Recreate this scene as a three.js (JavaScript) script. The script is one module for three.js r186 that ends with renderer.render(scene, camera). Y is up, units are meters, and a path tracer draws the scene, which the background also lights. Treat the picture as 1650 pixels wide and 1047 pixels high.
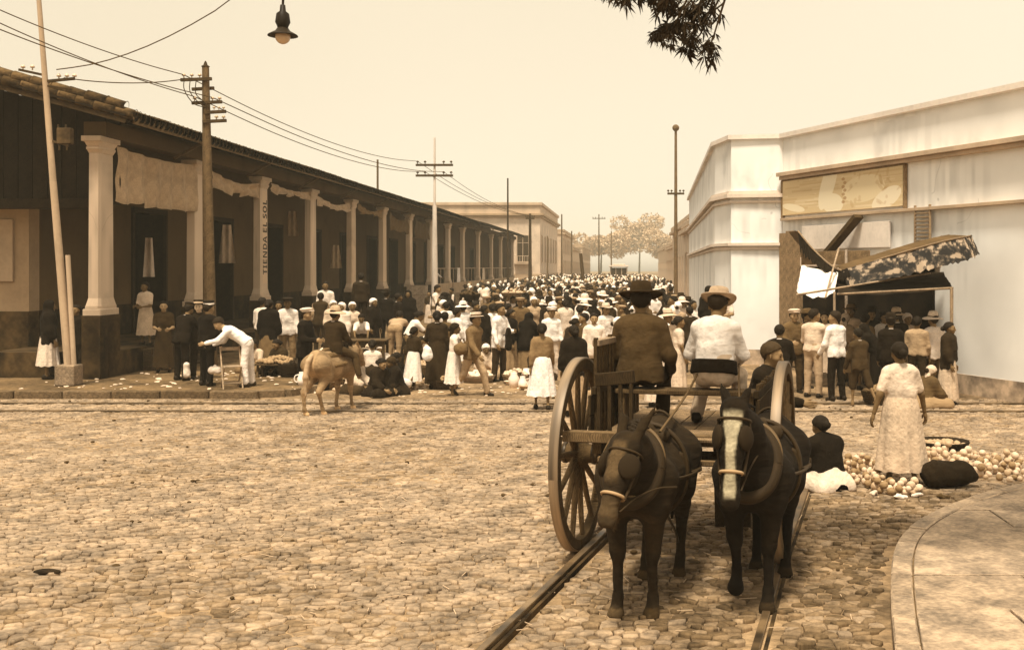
import * as THREE from 'three';
import { mergeGeometries } from 'three/addons/utils/BufferGeometryUtils.js';
import { RoundedBoxGeometry } from 'three/addons/geometries/RoundedBoxGeometry.js';
import { ImprovedNoise } from 'three/addons/math/ImprovedNoise.js';

// ---------------------------------------------------------------- camera, sky, sun, exposure
const scene = new THREE.Scene();
const EYE = 2.65, F = 1800, CX = 1005, CY = 430;          // eye height; focal length and vanishing point on a 1650 x 1047 sheet
const camera = new THREE.PerspectiveCamera(2 * Math.atan(617 / F) * 180 / Math.PI, 1650 / 1047, 0.1, 2500);
camera.position.set(0, EYE, 0);
camera.setViewOffset(2010, 1234, 0, 187, 1650, 1047);     // the lens is shifted, so the posts stay upright
camera.updateProjectionMatrix();
const SUN = new THREE.Vector3(-0.12, 1.2, 0.5).normalize();
{ // hazy, uniformly pale sky, brightest round the veiled sun
  const W = 512, H = 256, data = new Float32Array(W * H * 4), v = new THREE.Vector3();
  const nz = new ImprovedNoise();
  for (let j = 0; j < H; j++) for (let i = 0; i < W; i++) {
    const u = (i + .5) / W, t = (j + .5) / H, th = (u - .5) * 2 * Math.PI, ph = (t - .5) * Math.PI;
    v.set(Math.cos(ph) * Math.cos(th), Math.sin(ph), Math.cos(ph) * Math.sin(th));
    const g = Math.max(0, v.dot(SUN)), side = .5 + .5 * v.x / Math.max(.2, Math.hypot(v.x, v.z)) * Math.min(1, 1.2);
    let k = .63 + .30 * Math.pow(g, 3) + .20 * side * side * Math.exp(-Math.max(0, v.y) * 1.6);
    k += .10 * Math.exp(-Math.abs(v.y) * 9) + .03 * nz.noise(v.x * 3, v.y * 5, v.z * 3);
    const w = Math.min(1, Math.max(0, (k - .64) / .5)), o = (j * W + i) * 4;
    data[o] = k * 1.03; data[o + 1] = k * (.89 + .07 * w); data[o + 2] = k * (.66 + .2 * w); data[o + 3] = 1;
    if (v.y < 0) { const f = Math.max(0.25, 1 + v.y * 3); data[o] *= f; data[o + 1] *= f; data[o + 2] *= f; }
  }
  const sky = new THREE.DataTexture(data, W, H, THREE.RGBAFormat, THREE.FloatType);
  sky.mapping = THREE.EquirectangularReflectionMapping; sky.magFilter = sky.minFilter = THREE.LinearFilter; sky.needsUpdate = true;
  scene.background = sky; scene.environment = sky;
}
const sun = new THREE.DirectionalLight(new THREE.Color(1, .89, .7), 4.3);
sun.position.copy(SUN).multiplyScalar(90).add(new THREE.Vector3(0, 0, -35)); sun.target.position.set(0, 0, -35);
sun.castShadow = true; sun.shadow.radius = 20; sun.shadow.mapSize.set(2048, 2048);
Object.assign(sun.shadow.camera, { left: -60, right: 60, top: 60, bottom: -60, near: 1, far: 220 });
scene.add(sun, sun.target);
const renderer = new THREE.WebGLRenderer({ antialias: true });
renderer.toneMapping = THREE.LinearToneMapping; renderer.toneMappingExposure = 1.42;
renderer.shadowMap.enabled = true;
scene.fog = new THREE.FogExp2(new THREE.Color(1, .93, .74), 0.0010);

// ---------------------------------------------------------------- helpers
let seed = 1234567;
const rnd = (a = 1, b) => { seed = (seed * 1664525 + 1013904223) >>> 0; const r = seed / 4294967296; return b === undefined ? r * a : a + r * (b - a); };
const pick = a => a[Math.floor(rnd(a.length))];
const NZ = new ImprovedNoise(), noise = (x, y, z) => NZ.noise(x, y, z);
const V = (x, y, z) => new THREE.Vector3(x, y, z);
const gx = (px, d) => (px - CX) / F * d;                   // where a sight line meets the depth d
const gy = (py, d) => EYE - (py - CY) / F * d;
const gd = (py, y = 0) => (EYE - y) * F / (py - CY);       // how far a point of the ground is
const used = {};
function numbered(n) { const k = used[n] = (used[n] ?? -1) + 1; return k ? n + '_' + String(k).padStart(3, '0') : n; }
function shade(o) { o.castShadow = o.receiveShadow = true; return o; }
function tag(o, label, category, group) { o.userData = { ...o.userData, label, category }; if (group) o.userData.group = group; return o; }
function thing(name, label, category, x = 0, y = 0, z = 0, turn = 0, group) {
  const o = new THREE.Group(); o.name = numbered(name); o.position.set(x, y, z); o.rotation.y = turn; scene.add(o);
  return tag(o, label, category, group);
}
function part(parent, name, geo, mat, label) {
  if (Array.isArray(geo)) geo = merge(geo);
  const m = shade(new THREE.Mesh(geo, mat)); m.name = name; parent.add(m); if (label) m.userData.label = label; return m;
}
// a part given in world metres below a thing that is only moved
function wpart(parent, name, geo, mat, label) {
  if (Array.isArray(geo)) geo = merge(geo);
  geo.translate(-parent.userData.ox, -parent.userData.oy, -parent.userData.oz); return part(parent, name, geo, mat, label);
}
function wthing(name, label, category, x, y, z, group) { const o = thing(name, label, category, x, y, z, 0, group); Object.assign(o.userData, { ox: x, oy: y, oz: z }); return o; }
function structure(name, geo, mat) { const m = shade(new THREE.Mesh(Array.isArray(geo) ? merge(geo) : geo, mat)); m.name = numbered(name); m.userData.kind = 'structure'; scene.add(m); return m; }
function merge(list) {
  const hasC = list.some(g => g.attributes.color);
  list = list.map(g => { g = g.index ? g.toNonIndexed() : g; for (const k of Object.keys(g.attributes)) if (!['position', 'normal', 'uv', 'color'].includes(k)) g.deleteAttribute(k);
    const n = g.attributes.position.count;
    if (!g.attributes.uv) g.setAttribute('uv', new THREE.BufferAttribute(new Float32Array(n * 2), 2));
    if (hasC && !g.attributes.color) g.setAttribute('color', new THREE.BufferAttribute(new Float32Array(n * 3).fill(1), 3));
    return g; });
  return list.length === 1 ? list[0] : mergeGeometries(list);
}
function box(x, y, z, w, h, d, r = 0, ry = 0, rx = 0, rz = 0) {
  const g = r ? new RoundedBoxGeometry(w, h, d, 1, Math.min(r, w / 2.01, h / 2.01, d / 2.01)) : new THREE.BoxGeometry(w, h, d);
  boxUV(g); if (rx) g.rotateX(rx); if (rz) g.rotateZ(rz); if (ry) g.rotateY(ry); return g.translate(x, y, z);
}
function boxUV(g) { // uv in metres, by the face's main direction
  const p = g.attributes.position, n = g.attributes.normal, uv = new Float32Array(p.count * 2);
  for (let i = 0; i < p.count; i++) {
    const ax = Math.abs(n.getX(i)), ay = Math.abs(n.getY(i)), az = Math.abs(n.getZ(i)), x = p.getX(i), y = p.getY(i), z = p.getZ(i);
    if (ay >= ax && ay >= az) { uv[2 * i] = x; uv[2 * i + 1] = z; } else if (ax >= az) { uv[2 * i] = z; uv[2 * i + 1] = y; } else { uv[2 * i] = x; uv[2 * i + 1] = y; }
  }
  g.setAttribute('uv', new THREE.BufferAttribute(uv, 2)); return g;
}
// a tapered bar between two points
function bar(a, b, r0, r1 = r0, seg = 8) {
  const d = b.clone().sub(a), L = d.length(), g = new THREE.CylinderGeometry(r1, r0, L, seg);
  const uv = g.attributes.uv; for (let i = 0; i < uv.count; i++) uv.setXY(i, uv.getX(i) * 6.28 * r0, uv.getY(i) * L);
  g.applyQuaternion(new THREE.Quaternion().setFromUnitVectors(V(0, 1, 0), d.normalize())); const m = a.clone().add(b).multiplyScalar(.5); return g.translate(m.x, m.y, m.z);
}
// a squared beam between two points
function beam(a, b, w, h, r = 0.006) {
  const d = b.clone().sub(a), L = d.length(), g = box(0, 0, 0, w, h, L, r), o = new THREE.Object3D(); o.position.copy(a.clone().add(b).multiplyScalar(.5)); o.up.set(0, 1, 0); if (Math.abs(d.y) / L > .95) o.up.set(0, 0, 1); o.lookAt(b); o.updateMatrix(); return g.applyMatrix4(o.matrix);
}
function tube(pts, r, seg = 24, rs = 5) { return new THREE.TubeGeometry(new THREE.CatmullRomCurve3(pts), seg, r, rs); }
function lathe(pts, seg = 24) { return new THREE.LatheGeometry(pts.map(p => new THREE.Vector2(p[0], p[1])), seg); }

// sepia print: every base colour lies on one brown ramp
function sep(v, t = 1) { if (v < .26) v *= .36 + .64 * v / .26; const k = t * (1 - v); return new THREE.Color().setRGB(Math.min(.95, v * (1 + .54 * k)), v * (1 - .1 * k), v * (1 - .68 * k)); }
const mats = {};
function mat(v, o = {}) {
  const key = v.toFixed(3) + Object.entries(o).map(([k, x]) => k + (x && x.isTexture ? x.id : x)).join();
  return mats[key] ??= v < .3 && !o.metalness ? new THREE.MeshPhysicalMaterial({ color: sep(v), roughness: .92, metalness: 0, specularIntensity: .3, ...o }) : new THREE.MeshStandardMaterial({ color: sep(v), roughness: .92, metalness: 0, ...o });
}
function tex(size, fn, { srgb = true, rep } = {}) { // fn(u, v) -> 0..1 grey or [r,g,b]
  const d = new Uint8Array(size * size * 4);
  for (let j = 0; j < size; j++) for (let i = 0; i < size; i++) { const c = fn(i / size, j / size), o = (j * size + i) * 4; for (let k = 0; k < 3; k++) d[o + k] = 255 * Math.min(1, Math.max(0, Array.isArray(c) ? c[k] : c)); d[o + 3] = 255; }
  const t = new THREE.DataTexture(d, size, size); t.wrapS = t.wrapT = THREE.RepeatWrapping; t.magFilter = THREE.LinearFilter; t.minFilter = THREE.LinearMipmapLinearFilter; t.generateMipmaps = true;
  if (srgb) t.colorSpace = THREE.SRGBColorSpace; if (rep) t.repeat.set(rep, rep); t.needsUpdate = true; return t;
}
// noise that tiles: smooth values on a lattice of f cells
const LAT = new Float32Array(4096); for (let i = 0; i < 4096; i++) { const h = Math.sin(i * 127.1 + 3.7) * 43758.5453; LAT[i] = (h - Math.floor(h)) * 2 - 1; }
function tn(u, v, f, s = 0) {
  f = Math.max(1, Math.round(f)); const x = u * f, y = v * f, i = Math.floor(x), j = Math.floor(y); let a = x - i, b = y - j; a = a * a * (3 - 2 * a); b = b * b * (3 - 2 * b);
  const o = Math.round(s * 97), L = (p, q) => LAT[(((p % f + f) % f) * 57 + ((q % f + f) % f) * 131 + o * 17 + f * 7) & 4095], p = L(i, j), q = L(i + 1, j), r = L(i, j + 1), t = L(i + 1, j + 1);
  return (p + (q - p) * a + (r - p) * b + (p - q - r + t) * a * b) * .8;
}
const fbm = (u, v, f, s = 0) => tn(u, v, f, s) + .5 * tn(u, v, f * 2, s + 5) + .25 * tn(u, v, f * 4, s + 9) + .13 * tn(u, v, f * 8, s + 13);
const T = {
  plaster: tex(512, (u, v) => .93 + .07 * fbm(u, v, 4) - .16 * Math.max(0, fbm(u, v, 7, 3) - .35) - .05 * Math.abs(fbm(u, v, 40, 7)), { rep: .22 }),
  streak: tex(512, (u, v) => .95 + .05 * fbm(u, v, 4) - .13 * Math.max(0, tn(u, v, 3, 40) + .1) * Math.max(0, .3 + tn(u, v * .15, 46, 41)) - .2 * Math.max(0, fbm(u, v, 5, 44) - .62) - .14 * Math.max(0, 1 - 60 * Math.abs(fbm(u, v, 3, 47))) * (tn(u, v, 4, 48) > .1), { rep: .2 }),
  grime: tex(512, (u, v) => .72 + .34 * fbm(u, v, 6, 2) + .14 * fbm(u, v, 24, 8), { rep: .4 }),
  soil: tex(512, (u, v) => .80 + .2 * fbm(u, v, 7, 1) + .13 * fbm(u, v, 50, 4), { rep: .3 }),
  soilBump: tex(512, (u, v) => .5 + .3 * fbm(u, v, 40, 6) + .2 * fbm(u, v, 90, 2), { srgb: false, rep: .6 }),
  wood: tex(512, (u, v) => .78 + .12 * fbm(u * 1, v, 6, 3) + .16 * tn(u, v, 30, 2) * (.5 + .5 * Math.sin(v * 12)) + .1 * Math.sin((u * 40 + 2 * fbm(u, v, 5, 6)) * 6.28), { rep: 1.4 }),
  cloth: tex(256, (u, v) => .92 + .09 * fbm(u, v, 5, 5) + .06 * fbm(u, v, 40, 1), { rep: 1.2 }),
  clothBump: tex(256, (u, v) => .5 + .5 * fbm(u, v, 12, 3), { srgb: false, rep: 2.2 }),
  stone: tex(512, (u, v) => .82 + .2 * fbm(u, v, 8, 11) + .12 * fbm(u, v, 60, 12), { rep: .55 }),
  stoneBump: tex(512, (u, v) => .5 + .35 * fbm(u, v, 30, 16) + .2 * fbm(u, v, 90, 17), { srgb: false, rep: 1.6 }),
  coat: tex(256, (u, v) => .88 + .1 * fbm(u, v, 6, 21) + .08 * fbm(u, v, 50, 22), { rep: 1.5 }),
};
const M = {
  plaster: v => mat(v, { map: T.plaster }), grime: v => mat(v, { map: T.grime, roughness: .97 }), wood: v => mat(v, { map: T.wood, bumpMap: T.wood, bumpScale: .004, roughness: .85 }),
  cloth: (v, o = {}) => mat(v, { map: T.cloth, bumpMap: T.clothBump, bumpScale: .006, roughness: .97, side: THREE.DoubleSide, ...o }),
  stone: v => mat(v, { map: T.stone, bumpMap: T.stoneBump, bumpScale: .008, roughness: .9, color: sep(v, .9) }),
  skin: v => mat(v, { vertexColors: true, roughness: .7 }), dark: v => mat(v, { roughness: .8 }), metal: v => mat(v, { roughness: .45, metalness: .7 }),
};

// ---------------------------------------------------------------- bodies: round cones joined by a smooth minimum, meshed by surface nets
// a bone: [ax, ay, az, bx, by, bz, ra, rb, k]
function boneField(bones, k) {
  const B = bones.map(b => { const [ax, ay, az, bx, by, bz, ra, rb] = b, dx = bx - ax, dy = by - ay, dz = bz - az, l = dx * dx + dy * dy + dz * dz; return [ax, ay, az, dx, dy, dz, l || 1e-9, ra, rb, b[8] ?? k]; });
  return (x, y, z) => {
    let d = 1e3;
    for (const b of B) {
      const px = x - b[0], py = y - b[1], pz = z - b[2]; let t = (px * b[3] + py * b[4] + pz * b[5]) / b[6]; t = t < 0 ? 0 : t > 1 ? 1 : t;
      const qx = px - b[3] * t, qy = py - b[4] * t, qz = pz - b[5] * t, e = Math.sqrt(qx * qx + qy * qy + qz * qz) - (b[7] + (b[8] - b[7]) * t), kk = b[9];
      if (d > 900) { d = e; continue; }
      const h = kk - Math.abs(d - e); d = Math.min(d, e) - (h > 0 ? h * h / (4 * kk) : 0);
    }
    return d;
  };
}
function boneBox(bones, pad) {
  const lo = [1e9, 1e9, 1e9], hi = [-1e9, -1e9, -1e9];
  for (const b of bones) for (let e = 0; e < 2; e++) for (let i = 0; i < 3; i++) { const c = b[e * 3 + i], r = b[6 + e] + pad; if (c - r < lo[i]) lo[i] = c - r; if (c + r > hi[i]) hi[i] = c + r; }
  return [lo, hi];
}
function nets(f, lo, hi, cell) {
  const n = [0, 1, 2].map(i => Math.ceil((hi[i] - lo[i]) / cell) + 2), [nx, ny, nz] = n, S = new Float32Array(nx * ny * nz);
  let o = 0; for (let k = 0; k < nz; k++) for (let j = 0; j < ny; j++) for (let i = 0; i < nx; i++) S[o++] = f(lo[0] + i * cell, lo[1] + j * cell, lo[2] + k * cell);
  const id = new Int32Array(nx * ny * nz).fill(-1), pos = [], idx = [], sx = 1, sy = nx, sz = nx * ny, C = [0, sx, sy, sx + sy, sz, sx + sz, sy + sz, sx + sy + sz];
  const E = [[0, 1], [2, 3], [4, 5], [6, 7], [0, 2], [1, 3], [4, 6], [5, 7], [0, 4], [1, 5], [2, 6], [3, 7]];
  for (let k = 0; k < nz - 1; k++) for (let j = 0; j < ny - 1; j++) for (let i = 0; i < nx - 1; i++) {
    const b = i + j * sy + k * sz; let m = 0; for (let c = 0; c < 8; c++) if (S[b + C[c]] < 0) m |= 1 << c;
    if (m === 0 || m === 255) continue;
    let x = 0, y = 0, z = 0, cnt = 0;
    for (const [p, q] of E) if (((m >> p) ^ (m >> q)) & 1) { const a = S[b + C[p]], t = a / (a - S[b + C[q]]); x += (p & 1) + ((q & 1) - (p & 1)) * t; y += ((p >> 1) & 1) + (((q >> 1) & 1) - ((p >> 1) & 1)) * t; z += (p >> 2) + ((q >> 2) - (p >> 2)) * t; cnt++; }
    id[b] = pos.length / 3; pos.push(lo[0] + (i + x / cnt) * cell, lo[1] + (j + y / cnt) * cell, lo[2] + (k + z / cnt) * cell);
  }
  const quad = (a, b, c, d, fl) => { if (a < 0 || b < 0 || c < 0 || d < 0) return; fl ? idx.push(a, c, b, b, c, d) : idx.push(a, b, c, b, d, c); };
  for (let k = 1; k < nz - 1; k++) for (let j = 1; j < ny - 1; j++) for (let i = 1; i < nx - 1; i++) {
    const b = i + j * sy + k * sz, s = S[b] < 0;
    if (s !== S[b + sx] < 0) quad(id[b - sy - sz], id[b - sz], id[b - sy], id[b], !s);
    if (s !== S[b + sy] < 0) quad(id[b - sx - sz], id[b - sx], id[b - sz], id[b], !s);
    if (s !== S[b + sz] < 0) quad(id[b - sx - sy], id[b - sy], id[b - sx], id[b], !s);
  }
  const g = new THREE.BufferGeometry(); g.setAttribute('position', new THREE.Float32BufferAttribute(pos, 3)); g.setIndex(idx); g.computeVertexNormals();
  const uv = new Float32Array(pos.length / 3 * 2); for (let i = 0; i < uv.length / 2; i++) { uv[2 * i] = pos[3 * i] * .8 + pos[3 * i + 2] * .6; uv[2 * i + 1] = pos[3 * i + 1]; }
  g.setAttribute('uv', new THREE.BufferAttribute(uv, 2)); return g;
}
// bones -> mesh; amp adds folds of cloth
function flesh(bones, k, cell, amp = 0, cut) {
  const f = boneField(bones, k), [lo, hi] = boneBox(bones, cell * 2 + amp), s = rnd(50);
  return nets((x, y, z) => { let d = f(x, y, z); if (amp && d < .06 && d > -.06) d += amp * (noise(x * 7 + s, y * 5, z * 7) + .6 * noise(x * 17, y * 11 + s, z * 17)); if (cut) d = Math.max(d, cut(x, y, z)); return d; }, lo, hi, cell);
}
function paint(g, fn) { const p = g.attributes.position, c = new Float32Array(p.count * 3); for (let i = 0; i < p.count; i++) { const v = fn(p.getX(i), p.getY(i), p.getZ(i)); c[3 * i] = Array.isArray(v) ? v[0] : v; c[3 * i + 1] = Array.isArray(v) ? v[1] : v; c[3 * i + 2] = Array.isArray(v) ? v[2] : v; } g.setAttribute('color', new THREE.BufferAttribute(c, 3)); return g; }

// heads: chin to crown .24 m, face towards +z, origin between the ears
function makeHead(cell) {
  const f = boneField([[0, .035, -.02, 0, .03, 0, .088, .082], [0, -.03, .02, 0, -.055, .035, .062, .05], [0, -.088, .058, 0, -.088, .055, .022, .022], [0, .02, .084, 0, -.026, .104, .011, .016, .012], [-.032, .03, .07, .032, .03, .07, .02, .02, .02], [-.018, -.058, .078, .018, -.058, .078, .013, .013, .012], [-.045, -.02, .05, .045, -.02, .05, .03, .03, .03], [0, -.07, -.025, 0, -.2, -.04, .054, .062, .03],
    [-.083, .012, -.012, -.086, -.02, -.008, .012, .009, .01], [.083, .012, -.012, .086, -.02, -.008, .012, .009, .01]], .035);
  const g = nets((x, y, z) => { let d = f(x, y, z); for (const s of [-1, 1]) { const e = Math.hypot(x - s * .033, y - .008, z - .094) - .013; d = Math.max(d, -e); } return d; }, [-.12, -.21, -.14], [.12, .14, .14], cell);
  return paint(g, (x, y, z) => { for (const s of [-1, 1]) { if (Math.hypot(x - s * .033, y - .008) < .011 && z > .04) return .12; if (Math.hypot((x - s * .035) * .55, (y - .036)) < .0075 && z > .04) return .25; } if (z > .07 && Math.hypot(x * .5, y + .06) < .011) return .55; return 1; });
}
// a left hand hanging from the wrist at the origin, palm towards +x, thumb forward (+z)
function makeHand(cell, curl) {
  const B = [[0, -.01, 0, 0, -.05, -.012, .024, .021], [0, -.05, .016, 0, -.088, .028, .02, .013], [0, -.05, -.01, 0, -.09, -.028, .02, .012], [0, -.04, 0, 0, -.09, 0, .022, .014]];
  const fingers = [[.030, .078], [.010, .088], [-.010, .082], [-.028, .064]];
  for (const [z, L] of fingers) { let y = -.088, x = 0, a = .12 + curl * .5; const seg = [L * .45, L * .32, L * .25]; let r = .0095; for (const s of seg) { const nx = x + Math.sin(a) * s, ny = y - Math.cos(a) * s; B.push([x, y, z, nx, ny, z * 1.05, r, r - .001, .006]); x = nx; y = ny; r -= .001; a += .2 + curl * .75; } }
  B.push([.006, -.03, .02, .018, -.06, .046, .013, .011, .012], [.018, -.06, .046, .028, -.088, .05, .011, .009, .006]);
  return paint(flesh(B, .014, cell), () => 1);
}
const headProto = { fine: makeHead(.0055), coarse: makeHead(.010) };
const handProto = { fine: [makeHand(.0045, .25), makeHand(.0045, 1.5)], coarse: [makeHand(.008, .3), makeHand(.008, 1.5)] };

// ---------------------------------------------------------------- people
const rad = Math.PI / 180;
const dirOf = (fwd, out, side) => { const f = fwd * rad, o = out * rad; return V(side * Math.sin(o), -Math.cos(f) * Math.cos(o), Math.sin(f) * Math.cos(o)); };
const shoeProto = flesh([[0, .05, -.045, 0, .034, .12, .046, .036], [0, .06, -.03, 0, .12, -.03, .043, .04]], .03, .014, 0, (x, y) => Math.max(-y, y - .11));
const hairShort = nets((x, y, z) => { const d = (Math.hypot(x / .102, (y - .04) / .112, (z + .018) / .122) - 1) * .1 + .006 * noise(x * 40, y * 40, z * 40); return Math.max(d, z - .045 - Math.max(-.1, (y - .065) * 1.3), -y - .055 + z * .4); }, [-.14, -.12, -.17], [.14, .18, .14], .0105);
const hairBun = (() => { const f = nets((x, y, z) => { const d = (Math.hypot(x / .106, (y - .035) / .115, (z + .02) / .125) - 1) * .1 + .005 * noise(x * 30, y * 30, z * 30), b = Math.hypot(x, y + .005, z + .15) - .052; return Math.min(Math.max(d, z - .04 - Math.max(-.1, (y - .06) * 1.3), -y - .085 + z * .4), b); }, [-.15, -.13, -.23], [.15, .18, .14], .011); return f; })();
const bend = (g, a, b = 0) => { const p = g.attributes.position; for (let i = 0; i < p.count; i++) { const x = p.getX(i), z = p.getZ(i), r = Math.hypot(x, z); if (r > .11) p.setY(i, p.getY(i) + (r - .11) * (a * (x * x) / (r * r) * 2 - b * z / r)); } g.computeVertexNormals(); return g; };
const hatProto = {
  felt: bend(lathe([[.168, -.004], [.172, .002], [.166, .008], [.112, .004], [.104, .012], [.099, .07], [.088, .112], [.06, .122], [.03, .108], [0, .1]], 28), .25, .3),
  wide: bend(lathe([[.2, -.014], [.206, -.006], [.198, .002], [.115, .004], [.106, .014], [.103, .07], [.09, .118], [.055, .132], [0, .128]], 32), .1, .25),
  boater: lathe([[.148, .0], [.15, .006], [.148, .012], [.1, .012], [.096, .014], [.094, .084], [.088, .09], [0, .091]], 28),
  straw: bend(lathe([[.21, -.03], [.215, -.022], [.2, -.012], [.115, .004], [.106, .014], [.1, .07], [.08, .115], [.045, .13], [0, .133]], 28), -.1, .1),
  cap: merge([lathe([[.09, -.012], [.103, -.006], [.108, .02], [.128, .045], [.118, .062], [.07, .078], [0, .082]], 24).scale(1, 1, 1.08), new THREE.SphereGeometry(.075, 14, 8).scale(1.05, .12, .8).translate(0, .002, .115)]),
  kepi: merge([lathe([[.1, .0], [.102, .05], [.112, .075], [.105, .092], [0, .094]], 24), new THREE.SphereGeometry(.075, 14, 8).scale(1.02, .12, .75).translate(0, .0, .112)]),
};
const bandProto = { felt: lathe([[.107, .012], [.1075, .034], [.104, .036]], 28), wide: lathe([[.1105, .012], [.1095, .04], [.106, .042]], 28), boater: lathe([[.098, .014], [.098, .044], [.095, .045]], 28), kepi: lathe([[.1055, .012], [.1062, .046], [.103, .047]], 24), straw: lathe([[.1105, .013], [.1085, .03], [.105, .032]], 28) };
const clothWrap = nets((x, y, z) => { const d = (Math.hypot(x / .115, (y - .035) / .12, (z + .02) / .13) - 1) * .11 + .006 * noise(x * 25, y * 25, z * 25), t = Math.hypot(x / .07, (y + .1) / .12, (z + .09) / .05) - 1; return Math.min(Math.max(d, z - .05 - Math.max(-.09, (y - .05) * 1.1)), t * .05); }, [-.16, -.25, -.2], [.16, .19, .14], .013);

const P = { // poses: arms [upper forward, out, forearm forward, out], legs [thigh forward, out, shin forward, out]
  stand: {}, walk: { lL: [22, 2, 4, 2], lR: [-14, 2, -34, 2], aL: [-16, 8, -2, 6], aR: [16, 8, 30, 4] },
  stride: { lL: [28, 2, 12, 2], lR: [-20, 2, -42, 2], aL: [-22, 8, -8, 6], aR: [20, 8, 40, 2], lean: 6 },
  akimbo: { aL: [-8, 34, 20, -40], aR: [-8, 34, 20, -40] }, hold: { aL: [12, 10, 82, -18], aR: [14, 10, 84, -20] },
  carry: { aL: [20, 14, 95, -30], aR: [4, 8, 20, 2] }, chat: { aL: [5, 8, 14, 4], aR: [25, 12, 95, -8], nod: 8 }, point: { aR: [62, 20, 84, 10], aL: [4, 8, 12, 4] },
  fold: { aL: [20, 12, 72, -62], aR: [22, 12, 78, -62] }, stoop: { lean: 34, nod: 10, aL: [48, 8, 58, 0], aR: [44, 8, 64, -6] }, bow: { lean: 70, nod: 5, aL: [40, 6, 42, 0], aR: [60, 8, 70, 0], lL: [4, 4, -4, 3], lR: [-6, 4, -6, 3] },
  sit: { lL: [82, 9, 2, 3], lR: [80, 9, -4, 3], aL: [24, 12, 62, -14], aR: [22, 12, 66, -14], lean: 6 },
  squat: { lL: [100, 18, -38, 8], lR: [98, 18, -38, 8], aL: [46, 12, 60, -14], aR: [42, 12, 66, -14], lean: 26, nod: 8 },
  ground: { lL: [76, 30, 70, -48], lR: [76, 30, 70, -48], aL: [28, 14, 56, -14], aR: [30, 14, 60, -14], lean: 16, nod: 12 },
  headload: { aL: [4, 8, 12, 4], aR: [150, 22, 172, -16] }, ride: { lL: [62, 34, -4, 16], lR: [62, 34, -4, 16], aL: [24, 10, 66, -12], aR: [24, 10, 66, -12], lean: 6 },
  lean: { lean: 24, aL: [40, 14, 60, 6], aR: [40, 14, 60, 6], lL: [0, 4, 0, 3], lR: [10, 4, -8, 3] },
};

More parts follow.
